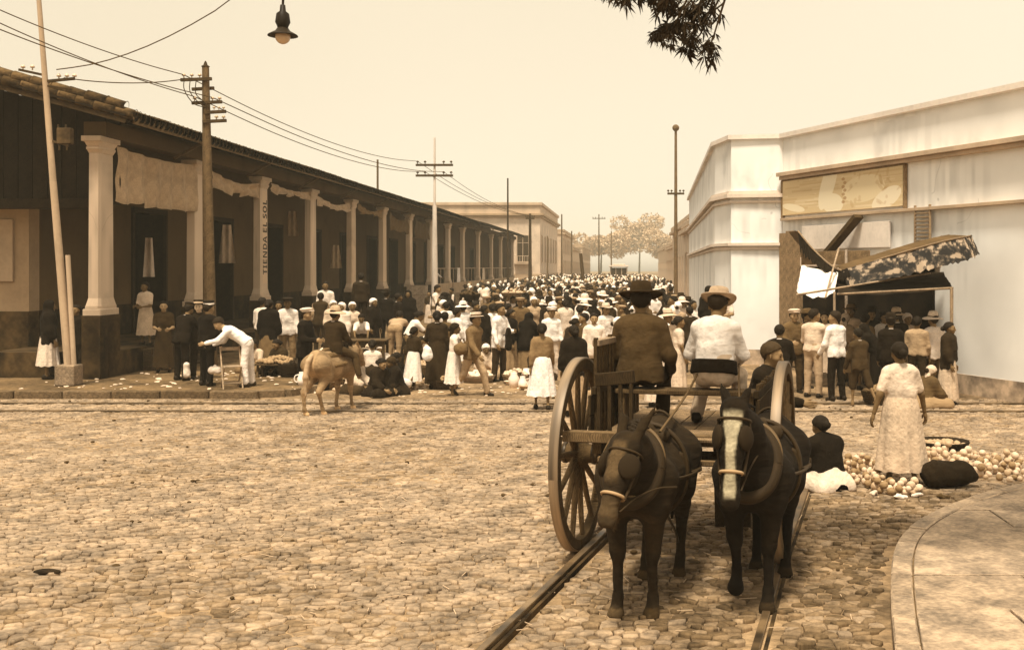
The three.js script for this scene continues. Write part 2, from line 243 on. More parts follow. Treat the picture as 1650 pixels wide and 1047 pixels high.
// builds a clothed figure standing at the origin, facing +z; returns the joints
function figure(o, G, cell) {
  const s = (o.h ?? 1.66) / 1.72, ps = { ...P[o.pose ?? 'stand'], ...(o.pp ?? {}) }, fem = o.fem ?? false, fat = o.fat ?? 1;
  const aL = ps.aL ?? [4, 9, 14, 4], aR = ps.aR ?? [6, 9, 18, 3], lL = ps.lL ?? [3, 4, -3, 2], lR = ps.lR ?? [-2, 4, -4, 2];
  const lean = (ps.lean ?? 2) * rad, tilt = (ps.tilt ?? 0) * rad, up = V(Math.sin(tilt), Math.cos(lean) * Math.cos(tilt), Math.sin(lean) * Math.cos(tilt)).normalize(), side = V(Math.cos(tilt), -Math.sin(tilt), 0);
  const twist = (ps.twist ?? 0) * rad, sh = side.clone().applyAxisAngle(up, twist);
  const J = {}, hipW = fem ? .092 : .088, shW = fem ? .162 : .186;
  J.pel = V(0, 0, 0); J.hL = V(hipW, -.03, 0); J.hR = V(-hipW, -.03, 0);
  const fore = up.clone().cross(sh).negate(); // forward of the chest
  J.mid = J.pel.clone().addScaledVector(up, .22); J.ch = J.pel.clone().addScaledVector(up, .43); J.nk = J.pel.clone().addScaledVector(up, .50);
  if (ps.hunch) { J.ch.z += ps.hunch * .6; J.nk.z += ps.hunch; }
  J.sL = J.ch.clone().addScaledVector(sh, shW); J.sR = J.ch.clone().addScaledVector(sh, -shW);
  J.eL = J.sL.clone().addScaledVector(dirOf(aL[0], aL[1], 1), .285); J.wL = J.eL.clone().addScaledVector(dirOf(aL[2], aL[3], 1), .25);
  J.eR = J.sR.clone().addScaledVector(dirOf(aR[0], aR[1], -1), .285); J.wR = J.eR.clone().addScaledVector(dirOf(aR[2], aR[3], -1), .25);
  J.kL = J.hL.clone().addScaledVector(dirOf(lL[0], lL[1], 1), .43); J.fL = J.kL.clone().addScaledVector(dirOf(lL[2], lL[3], 1), .41);
  J.kR = J.hR.clone().addScaledVector(dirOf(lR[0], lR[1], -1), .43); J.fR = J.kR.clone().addScaledVector(dirOf(lR[2], lR[3], -1), .41);
  const nod = (ps.nod ?? 0) * rad + lean * .45, turn = (ps.turn ?? 0) * rad;
  const hq = new THREE.Quaternion().setFromEuler(new THREE.Euler(nod, turn, tilt * -.4, 'YXZ'));
  J.hd = J.nk.clone().add(V(0, .165, .035).applyQuaternion(hq));
  const foot = Math.min(J.fL.y, J.fR.y), ground = o.pose === 'ground' ? -.13 : foot - .085;
  for (const k in J) { J[k].y -= ground; if (o.seatH === undefined) J[k]; J[k].multiplyScalar(s); }
  const b = (a, c, ra, rb, k) => [a.x, a.y, a.z, c.x, c.y, c.z, ra * s, rb * s, k];
  const off = (v, x, y, z) => v.clone().add(V(x * s, y * s, z * s)), al = (v, k) => v.clone().addScaledVector(up, k * s).addScaledVector(sh, 0);
  const sx = (v, k) => v.clone().addScaledVector(sh, k * s), bust = fem ? .03 : .01;
  const skirted = ['skirt', 'long'].includes((o.bot ?? [])[0]), hk = skirted ? .05 : .07, hr = skirted ? .095 : .106;
  const hemCut = drop => (x, y, z) => -((x - J.pel.x) * up.x + (y - J.pel.y) * up.y + (z - J.pel.z) * up.z + drop * s + .012 * Math.sin(x * 30) * s);
  const torso = (e, drop = 0) => [b(sx(J.pel, hk), sx(J.mid, .055), hr * fat + e, .098 * fat + e), b(sx(J.pel, -hk), sx(J.mid, -.055), hr * fat + e, .098 * fat + e), b(sx(J.mid, .055), sx(J.ch, .085), .1 * fat + e, .1 + e), b(sx(J.mid, -.055), sx(J.ch, -.085), .1 * fat + e, .1 + e),
    b(sx(J.ch, shW - .035), sx(J.ch, -shW + .035), .064 + e, .064 + e), b(J.ch, J.nk, .09 + e, .062 + e * .6), b(al(J.ch, -.12).addScaledVector(fore, -bust * s * .0).add(V(0, 0, bust * s)), al(J.ch, -.13).add(V(0, 0, bust * 1.3 * s)), .1 + e, .1 + e),
    ...(drop ? [b(sx(J.pel, hk + .01), al(sx(J.pel, hk + .02), -drop - .08), hr * fat + e, (hr + .006) * fat + e * 1.4), b(sx(J.pel, -hk - .01), al(sx(J.pel, -hk - .02), -drop - .08), hr * fat + e, (hr + .006) * fat + e * 1.4)] : [])];
  const arm = (S, E, W, e, f = 1) => { const q = E.clone().lerp(W, f); return [b(S, E, .056 + e, .043 + e), b(E, q, .044 + e, (.044 - .012 * f) + e * 1.2)]; };
  const leg = (H, K, A, e, f = 1) => { const q = K.clone().lerp(A, f); return [b(H, K, .088 * (fem ? 1.03 : 1) + e, .06 + e), b(K, q, .06 + e, .06 - .02 * f + e * 1.5)]; };
  // the body itself: bare where the clothes leave it bare
  const bones = [...torso(-.012), ...arm(J.sL, J.eL, J.wL, -.004), ...arm(J.sR, J.eR, J.wR, -.004), ...leg(J.hL, J.kL, J.fL, -.008), ...leg(J.hR, J.kR, J.fR, -.008), b(J.nk, J.hd.clone().lerp(J.nk, .4), .056, .05)];
  const shod = o.shoes !== null;
  for (const [A, K] of [[J.fL, J.kL], [J.fR, J.kR]]) bones.push(b(A, off(A, 0, shod ? -.02 : -.05, .0), .036, .034), b(off(A, 0, shod ? -.03 : -.055, -.02), off(A, 0, shod ? -.04 : -.065, .11), .026, shod ? .018 : .022));
  const fine = cell < .02, hp = handProto[fine ? 'fine' : 'coarse'], list = [paint(flesh(bones, .035 * s, Math.max(cell * 1.25, .02)), () => 1)];
  const m4 = new THREE.Matrix4(), hm = new THREE.Matrix4().compose(J.hd, hq, V(s, s, s));
  list.push(headProto[fine ? 'fine' : 'coarse'].clone().applyMatrix4(hm));
  for (const [E, W, sd, grip] of [[J.eL, J.wL, 1, o.gripL], [J.eR, J.wR, -1, o.gripR]]) {
    const y = E.clone().sub(W).normalize(), x = V(-sd, 0, 0).addScaledVector(y, sd * y.x).normalize(), z = x.clone().cross(y).multiplyScalar(1);
    let g = hp[grip ? 1 : 0].clone(); if (sd < 0) { }
    m4.makeBasis(x, y, z); const zz = z.z + z.y * .5; if (zz < 0) { g = g.clone(); g.scale(1, 1, -1); const ix = g.index; if (ix) for (let i = 0; i < ix.count; i += 3) { const t = ix.getX(i); ix.setX(i, ix.getX(i + 1)); ix.setX(i + 1, t); } g.computeVertexNormals(); }
    g.scale(s, s, s).applyMatrix4(m4).translate(W.x, W.y, W.z); list.push(g);
  }
  part(G, 'body', list, M.skin(o.skin ?? .2));
  // clothes
  const amp = o.amp ?? .007, c = o.c ?? {};
  const [tt, tv] = o.top ?? ['shirt', .8], [bt, bv] = o.bot ?? ['trousers', .05];
  const cl = v => M.cloth(v);
  if (tt === 'shirt') part(G, 'shirt', flesh([...torso(.012, o.untuck ?? .03), ...arm(J.sL, J.eL, J.wL, .012, .93), ...arm(J.sR, J.eR, J.wR, .012, .93)], .04 * s, cell, amp, hemCut(o.untuck ?? (skirted ? -.02 : .03))), cl(tv));
  if (tt === 'short' || tt === 'dress') part(G, tt === 'dress' ? 'bodice' : 'shirt', flesh([...torso(.012), ...arm(J.sL, J.eL.clone().lerp(J.sL, .25), J.wL, .02, .0).slice(0, 1), ...arm(J.sR, J.eR.clone().lerp(J.sR, .25), J.wR, .02, 0).slice(0, 1)], .04 * s, cell, amp, skirted ? hemCut(-.04) : null), cl(tv));
  if (tt === 'jacket') { part(G, 'jacket', flesh([...torso(.022, o.drop ?? .13), ...arm(J.sL, J.eL, J.wL, .018, .95), ...arm(J.sR, J.eR, J.wR, .018, .95)], .045 * s, cell, amp * .8, hemCut(o.drop ?? .13)), cl(tv)); part(G, 'shirt_collar', tube([0, 1, 2, 3, 4, 5, 6, 7].map(i => { const a = i / 8 * 6.283; return J.nk.clone().add(V(Math.cos(a) * .066 * s, .028 * s - Math.sin(a) * .014 * s, Math.sin(a) * .066 * s - .004)); }).concat([J.nk.clone().add(V(.066 * s, .028 * s, -.004))]), .012 * s, 20, 5), cl(o.collar ?? .7)); }
  if (tt === 'shawl') { const hood = o.hood ? [b(J.hd.clone().add(V(0, .03, -.03)), J.nk, .125, .12)] : []; part(G, 'shawl', flesh([...torso(.035, .06), ...hood, b(J.nk, al(J.ch, -.06), .085, .15), ...arm(J.sL, J.eL, J.wL, .045, .55), ...arm(J.sR, J.eR, J.wR, .045, .55), b(J.eL, al(J.mid, .02).add(V(.05, 0, .06)), .07, .1), b(J.eR, al(J.mid, .02).add(V(-.05, 0, .06)), .07, .1)], .07 * s, cell, amp * 1.3, o.hood ? (x, y, z) => { const hx = x - J.hd.x, hy = y - J.hd.y, hz = z - J.hd.z; return .085 - Math.hypot(hx * 1.1, hy * .8 + .02, (hz - .1) * .9); } : null), cl(tv)); }
  if (bt === 'trousers') part(G, 'trousers', flesh([...torso(.008).slice(0, 2), ...leg(J.hL, J.kL, J.fL, .016, .96), ...leg(J.hR, J.kR, J.fR, .016, .96), b(J.hL, J.hR, .1, .1)], .03 * s, cell, amp), cl(bv));
  if (bt === 'shorts') part(G, 'shorts', flesh([...torso(.008).slice(0, 2), ...leg(J.hL, J.kL, J.fL, .02, .1), ...leg(J.hR, J.kR, J.fR, .02, .1)], .03 * s, cell, amp), cl(bv));
  if (bt === 'skirt' || bt === 'long') {
    const hemY = (o.hem ?? (bt === 'long' ? .14 : .36)) * s, top = al(J.pel, .14), hem = V((J.fL.x + J.fR.x) / 2 * .6, hemY, (J.fL.z + J.fR.z) / 2 * .5 + J.pel.z * .4);
    part(G, 'skirt', skirt(top, hem, .152 * s * fat, .122 * s * fat, (o.flare ?? .27) * s, cell < .02 ? 72 : 40, o.folds ?? 9), cl(bv));
  }
  if (bt === 'lap') part(G, 'skirt', flesh([...torso(.01).slice(0, 2), ...leg(J.hL, J.kL, J.fL, .05, .85), ...leg(J.hR, J.kR, J.fR, .05, .85), b(J.kL, J.kR, .09, .09), b(off(J.kL, 0, -.1, 0), off(J.kR, 0, -.1, 0), .09, .09), b(J.hL, J.hR, .14, .14), b(J.pel, J.kL.clone().lerp(J.kR, .5), .14, .1)], .08 * s, cell, amp * 2), cl(bv));
  if (bt === 'spread') part(G, 'skirt', flesh([...torso(.01).slice(0, 2), b(off(J.pel, 0, -.06, 0), off(J.pel, 0, -.1, .3), .2, .15), b(off(J.pel, .1, -.07, 0), J.kL.clone().setY(.07), .17, .12), b(off(J.pel, -.1, -.07, 0), J.kR.clone().setY(.07), .17, .12), b(J.kL.clone().setY(.05), J.kR.clone().setY(.05), .13, .13), b(off(J.pel, .2, -.1, -.12), off(J.pel, -.2, -.1, -.12), .09, .09)], .12 * s, cell, .011, (x, y) => -y + .004), cl(bv));
  if (o.apron) part(G, 'apron', skirt(al(J.pel, .1).add(V(0, 0, .012)), V(0, .3 * s, .03), .14 * s, .122 * s, .27 * s, 24, 5, -.9, .9), cl(o.apron));
  if (o.sash) part(G, 'sash', flesh([b(sx(J.pel, .07), sx(al(J.pel, .09), .068), .12 * fat + .022, .116 * fat + .022), b(sx(J.pel, -.07), sx(al(J.pel, .09), -.068), .12 * fat + .022, .116 * fat + .022)], .05, cell, .004, (x, y, z) => Math.abs((x - J.pel.x) * up.x + (y - J.pel.y) * up.y + (z - J.pel.z) * up.z - .05) - .066), cl(o.sash));
  if (o.vest) part(G, 'waistcoat', flesh(torso(.026, .02), .045 * s, cell, amp), cl(o.vest));
  // hair and hat
  const hv = o.hair ?? .03, on = (name, g, m, dy = 0, tiltx = 0, k = 1) => { const q = hq.clone().multiply(new THREE.Quaternion().setFromEuler(new THREE.Euler(tiltx, 0, 0))), me = part(G, name, g, m); me.position.copy(J.hd).add(V(0, dy * s, -.012 * s).applyQuaternion(hq)); me.quaternion.copy(q); me.scale.setScalar(s * k); return me; };
  if (hv !== null && !(tt === 'shawl' && o.hood)) on('hair', fem ? hairBun : hairShort, mat(hv, { roughness: .75 }), .0);
  if (o.hat) { const [ht, v, bv2] = o.hat; if (ht === 'wrap') on('headcloth', clothWrap, cl(v)); else { const hm2 = on('hat', hatProto[ht], mat(v, { map: T.cloth, side: THREE.DoubleSide, roughness: .95 }), .078, o.hatTilt ?? -.1, 1.04 * (o.hatK ?? 1)); if (bandProto[ht] && bv2 !== undefined) { const bn = part(hm2, 'hat_band', bandProto[ht], mat(bv2)); } } }
  if (shod) for (const [A, K, nm] of [[J.fL, J.kL], [J.fR, J.kR]]) { const me = part(G, 'shoe', shoeProto, mat(o.shoes ?? .025, { roughness: .55 })); me.position.copy(A).add(V(0, -.085 * s, 0)); me.scale.setScalar(s); const pitch = Math.max(-.2, Math.min(1.1, (K.z - A.z) < 0 ? 0 : (A.y - (.085 * s)) > .04 * s ? .6 : 0)); me.rotation.x = pitch; if (pitch) me.position.y += .0; }
  return J;
}
function skirt(top, hem, rx, rz, r1, seg, folds, a0 = -Math.PI, a1 = Math.PI) {
  const rows = 12, pos = [], idx = [], uv = [], ph = rnd(6), ph2 = rnd(6);
  for (let j = 0; j <= rows; j++) for (let i = 0; i <= seg; i++) {
    const t = j / rows, a = a0 + (a1 - a0) * i / seg, e = Math.pow(t, .62), c = top.clone().lerp(hem, t);
    const w = 1 + t * (.07 * Math.sin(folds * a + ph + .8 * Math.sin(t * 3)) + .045 * Math.sin((folds + 4) * a + ph2)), R = rx + (r1 - rx) * e, Q = rz + (r1 * .82 - rz) * e, edge = j === rows ? .012 * Math.sin(folds * a + ph) : 0;
    pos.push(c.x + Math.sin(a) * R * w, c.y + edge, c.z + Math.cos(a) * Q * w); uv.push(a * .25, c.y);
    if (j < rows && i < seg) { const q = j * (seg + 1) + i; idx.push(q, q + seg + 1, q + 1, q + 1, q + seg + 1, q + seg + 2); }
  }
  const g = new THREE.BufferGeometry(); g.setAttribute('position', new THREE.Float32BufferAttribute(pos, 3)); g.setAttribute('uv', new THREE.Float32BufferAttribute(uv, 2)); g.setIndex(idx); g.computeVertexNormals(); return g;
}
// o: px and d (or fy, the row of the feet), y (ground level), yaw in degrees: 0 looks at the camera, 90 to the right, 180 away
function person(o) {
  const y = o.y ?? 0, d = o.d ?? gd(o.fy, y), x = o.x ?? gx(o.px, d);
  const G = thing('person', o.label, 'person', x, y + (o.lift ?? 0), -d, o.yaw === undefined ? 0 : o.yaw * rad, o.group);
  G.userData.J = undefined; const J = figure(o, G, o.cell ?? (d < 13 ? .0135 : d < 16 ? .017 : d < 32 ? .023 : .03));
  delete G.userData.J; G.joints = J; return G;
}
const wj = (G, k) => { G.updateMatrixWorld(true); return G.joints[k].clone().applyMatrix4(G.matrixWorld); };

// ---------------------------------------------------------------- ground
const ground = new THREE.PlaneGeometry(900, 900, 1, 1).rotateX(-Math.PI / 2).translate(0, 0, -200);
{ const p = ground.attributes.position, uv = ground.attributes.uv; for (let i = 0; i < p.count; i++) uv.setXY(i, p.getX(i), p.getZ(i)); }
const road = structure('road', ground, mat(.28, { map: T.soil, bumpMap: T.soilBump, bumpScale: .02, roughness: 1 }));

// the tram rails that run away to the right, and the pair that crosses the square
const railA = [V(gx(790, 7.73) - .23, 0, -6.73), V(gx(985, 11.22), 0, -11.22), V(.97, 0, -15.9)];
const railB = [V(gx(1215, 7.73) - .2, 0, -6.73), V(gx(1264, 10.39), 0, -10.39), V(gx(1298, 13.07), 0, -13.07), V(2.72, 0, -15.6)];
const railMat = mat(.22, { roughness: .42, metalness: .35, map: T.grime });
function rail(pts, label, h = .035) {
  const t = wthing('tram_rail', label, 'tram rail', pts[0].x, 0, pts[0].z);
  const head = [], web = [];
  for (let i = 0; i < pts.length - 1; i++) { const a = pts[i], b = pts[i + 1], n = V(-(b.z - a.z), 0, b.x - a.x).normalize(); head.push(beam(a.clone().setY(h - .03), b.clone().setY(h - .03), .062, .06, .008)); web.push(beam(a.clone().addScaledVector(n, .062).setY(h - .055), b.clone().addScaledVector(n, .062).setY(h - .055), .03, .06, .004)); }
  wpart(t, 'rail_head', head, railMat); wpart(t, 'guard_lip', web, mat(.1, { map: T.grime }));
}
rail(railA, 'iron tram rail running from the lower edge under the left mule and cart', .075);
rail(railB, 'iron tram rail passing beneath the dark right horse to the seated fruit seller');
rail([V(-40, 0, -20.45), V(30, 0, -20.35)], 'nearer of the two tram rails that cross the square', .036);
rail([V(-40, 0, -21.62), V(30, 0, -21.5)], 'farther of the two tram rails that cross the square', .036);
const railDist = (x, z) => { let m = 9; for (const r of [railA, railB]) for (let i = 0; i < r.length - 1; i++) { const a = r[i], b = r[i + 1], dx = b.x - a.x, dz = b.z - a.z, t = Math.max(0, Math.min(1, ((x - a.x) * dx + (z - a.z) * dz) / (dx * dx + dz * dz))); m = Math.min(m, Math.hypot(x - a.x - dx * t, z - a.z - dz * t)); } return Math.min(m, Math.abs(z + 20.4), Math.abs(z + 21.56)); };

// corner pavement at the lower right: a curved row of kerb stones round slabs
const kerbPx = [[1447, 1085], [1443, 1047], [1437, 985], [1436, 930], [1440, 890], [1452, 862], [1476, 840], [1515, 818], [1560, 801], [1610, 786], [1680, 771], [1790, 755]];
const KH = .13, kerbPts = kerbPx.map(([px, py]) => { const d = gd(py, KH); return V(gx(px, d), 0, -d); }), kerbC = new THREE.CatmullRomCurve3(kerbPts);
const inPave = (x, z) => { for (let i = 0, P0 = kerbPave, c = false, j = P0.length - 1; i < P0.length; j = i++) { if (((P0[i].z > z) !== (P0[j].z > z)) && x < (P0[j].x - P0[i].x) * (z - P0[i].z) / (P0[j].z - P0[i].z) + P0[i].x) c = !c; if (i === P0.length - 1) return c; } };
const kerbLine = kerbC.getSpacedPoints(60), kerbPave = [...kerbLine, V(14, 0, kerbLine[60].z - .6), V(14, 0, -5), V(kerbLine[0].x, 0, -5)];
function shapeOf(pts, h0, h1, bevel = 0) { // prism from points on the ground plane
  const s = new THREE.Shape(pts.map(p => new THREE.Vector2(p.x, -p.z))), g = new THREE.ExtrudeGeometry(s, { depth: h1 - h0 - (bevel || 0), bevelEnabled: !!bevel, bevelSize: bevel, bevelThickness: bevel, bevelOffset: -bevel, bevelSegments: 1 });
  return g.rotateX(-Math.PI / 2).translate(0, h0, 0);
}
{
  const base = shapeOf(kerbPave.map(p => p.clone()), -.1, KH - .03); const pav = structure('corner_pavement', base, mat(.2, { map: T.soil }));
  const L = kerbC.getLength(), n = Math.round(L / .58), kw = .17;
  for (let i = 0; i < n; i++) {
    const q = []; const t0 = i / n + .0016, t1 = (i + 1) / n - .0016, m = 4;
    for (let k = 0; k <= m; k++) q.push(kerbC.getPointAt(t0 + (t1 - t0) * k / m)); for (let k = m; k >= 0; k--) { const t = t0 + (t1 - t0) * k / m, p = kerbC.getPointAt(t), d = kerbC.getTangentAt(t); q.push(V(p.x - d.z * kw, 0, p.z + d.x * kw)); }
    part(pav, 'kerb_stone', shapeOf(q, -.1, KH + rnd(-.006, .008), .012), M.stone(.36 + rnd(-.04, .05)));
  }
  // slabs, laid in rows along x, those past the kerb's edge left out
  const inner = []; for (let k = 0; k <= 60; k++) { const t = k / 60, p = kerbC.getPointAt(t), d = kerbC.getTangentAt(t); inner.push(V(p.x - d.z * (kw + .012), 0, p.z + d.x * (kw + .012))); }
  const zs = [-5.4, -6.35, -7.3, -8.25, -9.17, -10.0, -10.85, -11.6, -12.3, -12.9, -13.5];
  const xAt = z => { let b = 99; for (let k = 0; k < 60; k++) { const a = inner[k], c = inner[k + 1]; if ((a.z - z) * (c.z - z) <= 0) b = Math.min(b, a.x + (c.x - a.x) * (z - a.z) / ((c.z - a.z) || 1)); } return b; };
  for (let r = 0; r < zs.length - 1; r++) {
    const z0 = zs[r] - .006, z1 = zs[r + 1] + .006, e = []; for (let k = 0; k <= 4; k++) e.push(z0 + (z1 - z0) * k / 4);
    let start = Math.max(...e.map(xAt)); if (start > 40) continue; let first = true, x = Math.max(...e.map(z => Math.min(xAt(z), 13)));
    const cuts = []; let c = Math.ceil(x / .95) * .95 + (r % 2) * .42; if (c - x < .25) c += .95; while (c < 9) { cuts.push(c); c += .95; }
    let prev = null; for (const c1 of cuts) {
      const q = prev === null ? [...e.map(z => V(xAt(z), 0, z)), V(c1 - .006, 0, z1), V(c1 - .006, 0, z0)] : [V(prev + .006, 0, z0), V(prev + .006, 0, z1), V(c1 - .006, 0, z1), V(c1 - .006, 0, z0)];
      part(pav, 'paving_slab', shapeOf(q, -.02, KH - .004 + rnd(-.007, .007), .006), M.stone(.37 + rnd(-.035, .045))); prev = c1;
    }
  }
}

// left pavement before the colonnade
const LP = .15;
{
  const pts = [V(-40, 0, -22.55), V(-7.6, 0, -22.6), V(-6.9, 0, -22.9), V(-6.6, 0, -23.6), V(-6.6, 0, -122), V(-40, 0, -122)];
  const pav = structure('left_pavement', shapeOf(pts, -.1, LP), mat(.2, { map: T.soil, bumpMap: T.soilBump, bumpScale: .03 }));
  for (let x = -24; x < -7.7; x += .98) part(pav, 'kerb_stone', box(x + .49, LP / 2 - .03 + .006 + rnd(.01), -22.46 + rnd(-.012, .012), .965, LP + .06, .2, .02, rnd(-.008, .008)), M.stone(.2 + rnd(-.04, .04)));
  const cv = new THREE.CatmullRomCurve3([V(-7.6, 0, -22.5), V(-6.95, 0, -22.72), V(-6.55, 0, -23.5), V(-6.52, 0, -25)]); for (let i = 0; i < 4; i++) { const a = cv.getPointAt(i / 4 + .01), b = cv.getPointAt((i + 1) / 4 - .01); part(pav, 'kerb_stone', beam(a.setY(.05), b.setY(.05), .19, LP + .06, .02), M.stone(.22)); }
  for (let z = -25; z > -60; z -= 1) part(pav, 'kerb_stone', box(-6.52, .05, z - .5, .2, LP + .06, .975, .02), M.stone(.22 + rnd(-.04, .04)));
}

// cobbles: an irregular paving, every stone cut out by its neighbours
{
  const cw = .125, ch = .08, x0 = -14, x1 = 10.5, z0 = -6.6, z1 = -22.3, NX = Math.ceil((x1 - x0) / cw), NZr = Math.ceil((z0 - z1) / ch), sx = [], sz = [];
  for (let j = 0; j < NZr; j++) for (let i = 0; i < NX; i++) { sx.push(x0 + (i + .5 + (j % 2) * .5 + rnd(-.36, .36)) * cw + .05 * Math.sin(j)); sz.push(z0 - (j + .5 + rnd(-.38, .38)) * ch); }
  const stones = [];
  for (let j = 1; j < NZr - 1; j++) for (let i = 1; i < NX - 1; i++) {
    const c = j * NX + i, X = sx[c], Z = sz[c], d = -Z;
    if (Math.abs((X * F / d) + CX - 825) > 1200) continue;
    if (railDist(X, Z) < .13 || inPave(X, Z) || inPave(X + .1, Z) || d < 7.2) continue;
    const far = 12, gap = rnd(.009); let poly = [[X - far, Z - far], [X + far, Z - far], [X + far, Z + far], [X - far, Z + far]];
    for (let b = -2; b <= 2; b++) for (let a = -2; a <= 2; a++) {
      if (!a && !b) continue; const ii = i + a, jj = j + b; if (ii < 0 || jj < 0 || ii >= NX || jj >= NZr) continue;
      const qx = sx[jj * NX + ii], qz = sz[jj * NX + ii], nx = qx - X, nz = qz - Z, l = Math.hypot(nx, nz), lim = l / 2 - gap, out = [];
      for (let k = 0; k < poly.length; k++) { const p = poly[k], q = poly[(k + 1) % poly.length], dp = ((p[0] - X) * nx + (p[1] - Z) * nz) / l - lim, dq = ((q[0] - X) * nx + (q[1] - Z) * nz) / l - lim; if (dp <= 0) out.push(p); if (dp * dq < 0) { const t = dp / (dp - dq); out.push([p[0] + (q[0] - p[0]) * t, p[1] + (q[1] - p[1]) * t]); } }
      poly = out; if (poly.length < 3) break;
    }
    if (poly.length < 3 || Math.max(...poly.map(p => Math.hypot(p[0] - X, p[1] - Z))) > .34) continue;
    stones.push([d, X, Z, poly]);
  }
  stones.sort((a, b) => a[0] - b[0]);
  const patch = (x, z) => noise(x * .28 + 4, 1.7, z * .4) + .6 * noise(x * .9, 7.3, z * 1.1);
  const make = ([d, X, Z, poly]) => {
    const n = poly.length, pos = [], idx = [], uv = [], w = patch(X, Z), hh = (.003 + rnd(.026) + .018 * w) * (1 - .35 * Math.min(1, Math.max(0, (d - 9) / 9))), tx = rnd(-.07, .07), tz = rnd(-.06, .2), rise = .004 + rnd(.005);
    const put = (x, y, z) => { pos.push(x - X, y, z - Z); uv.push(x, z); };
    for (const [k, y, up] of [[1, -.04, 0], [.985, hh - .014, 0], [.9, hh + rise * .5, 1]]) for (const p of poly) { const x = X + (p[0] - X) * k, z = Z + (p[1] - Z) * k; put(x, y + (up || k < 1 ? (x - X) * tx + (z - Z) * tz : 0), z); }
    put(X, hh + rise, Z);
    for (let r = 0; r < 2; r++) for (let k = 0; k < n; k++) { const a = r * n + k, b = r * n + (k + 1) % n; idx.push(a, b, a + n, b, b + n, a + n); }
    for (let k = 0; k < n; k++) idx.push(2 * n + k, 2 * n + (k + 1) % n, 3 * n);
    const g = new THREE.BufferGeometry(); g.setAttribute('position', new THREE.Float32BufferAttribute(pos, 3)); g.setAttribute('uv', new THREE.Float32BufferAttribute(uv, 2)); g.setIndex(idx);
    // polygons may wind either way
    g.computeVertexNormals(); if (g.attributes.normal.getY(3 * n) < 0) { for (let k = 0; k < idx.length; k += 3) { const t = idx[k]; idx[k] = idx[k + 1]; idx[k + 1] = t; } g.setIndex(idx); g.computeVertexNormals(); }
    return g;
  };
  // the tone of a stone is its own, save for the shade painted below; four kinds of stone lie mixed
  const tones = [.17, .22, .27, .305, .33, .355, .38], kinds = tones.map(v => M.stone(v)), bulk = kinds.map(() => []);
  // shade over the near right ground is painted into the stone tones
  const st = (a, b, q) => { const k = Math.max(0, Math.min(1, (q - a) / (b - a))); return k * k * (3 - 2 * k); }, paintedShade = (x, d) => st(-1.6, .9, x + .5 * noise(x, d, 4)) * st(15.5, 11, d + noise(x * 1.3, d, 8));
  const inView = s => s[0] > 7.75 && Math.abs(s[1] * F / s[0] + CX - 825) < 800; let own = 0;
  for (const s of stones) {
    const kd = Math.max(0, Math.min(6, Math.floor(4.3 + patch(s[1] + 9, s[2]) * 1.5 + rnd(-1.5, 1.5) - 2.6 * paintedShade(s[1], s[0])))), g = make(s);
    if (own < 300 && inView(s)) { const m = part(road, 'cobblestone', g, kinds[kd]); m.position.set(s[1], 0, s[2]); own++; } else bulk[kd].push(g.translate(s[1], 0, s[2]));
  }
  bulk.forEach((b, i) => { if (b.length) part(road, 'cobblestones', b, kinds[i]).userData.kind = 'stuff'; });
  // farther off the paving is only a surface
  const far = tex(512, (u, v) => { let a = 9, b = 9; const N = 12, cu = Math.floor(u * N), cv = Math.floor(v * N); for (let j = -1; j <= 1; j++) for (let i = -1; i <= 1; i++) { const q = (cu + i + N) % N, r = (cv + j + N) % N, h = Math.sin(q * 127.1 + r * 311.7) * 43758.5, k = Math.sin(q * 269.5 + r * 183.3) * 43758.5, d = Math.hypot(cu + i + .5 + .7 * (h - Math.floor(h) - .5) - u * N, cv + j + .5 + .7 * (k - Math.floor(k) - .5) - v * N); if (d < a) { b = a; a = d; } else if (d < b) b = d; } return Math.min(1, (b - a) * 3); }, { srgb: false, rep: .4 });
  const g = new THREE.PlaneGeometry(44, 120).rotateX(-Math.PI / 2).translate(8, .012, -82.2); { const p = g.attributes.position, uv = g.attributes.uv; for (let i = 0; i < p.count; i++) uv.setXY(i, p.getX(i), p.getZ(i)); }
  structure('street_paving', g, mat(.28, { map: T.soil, bumpMap: far, bumpScale: .03 }));
}

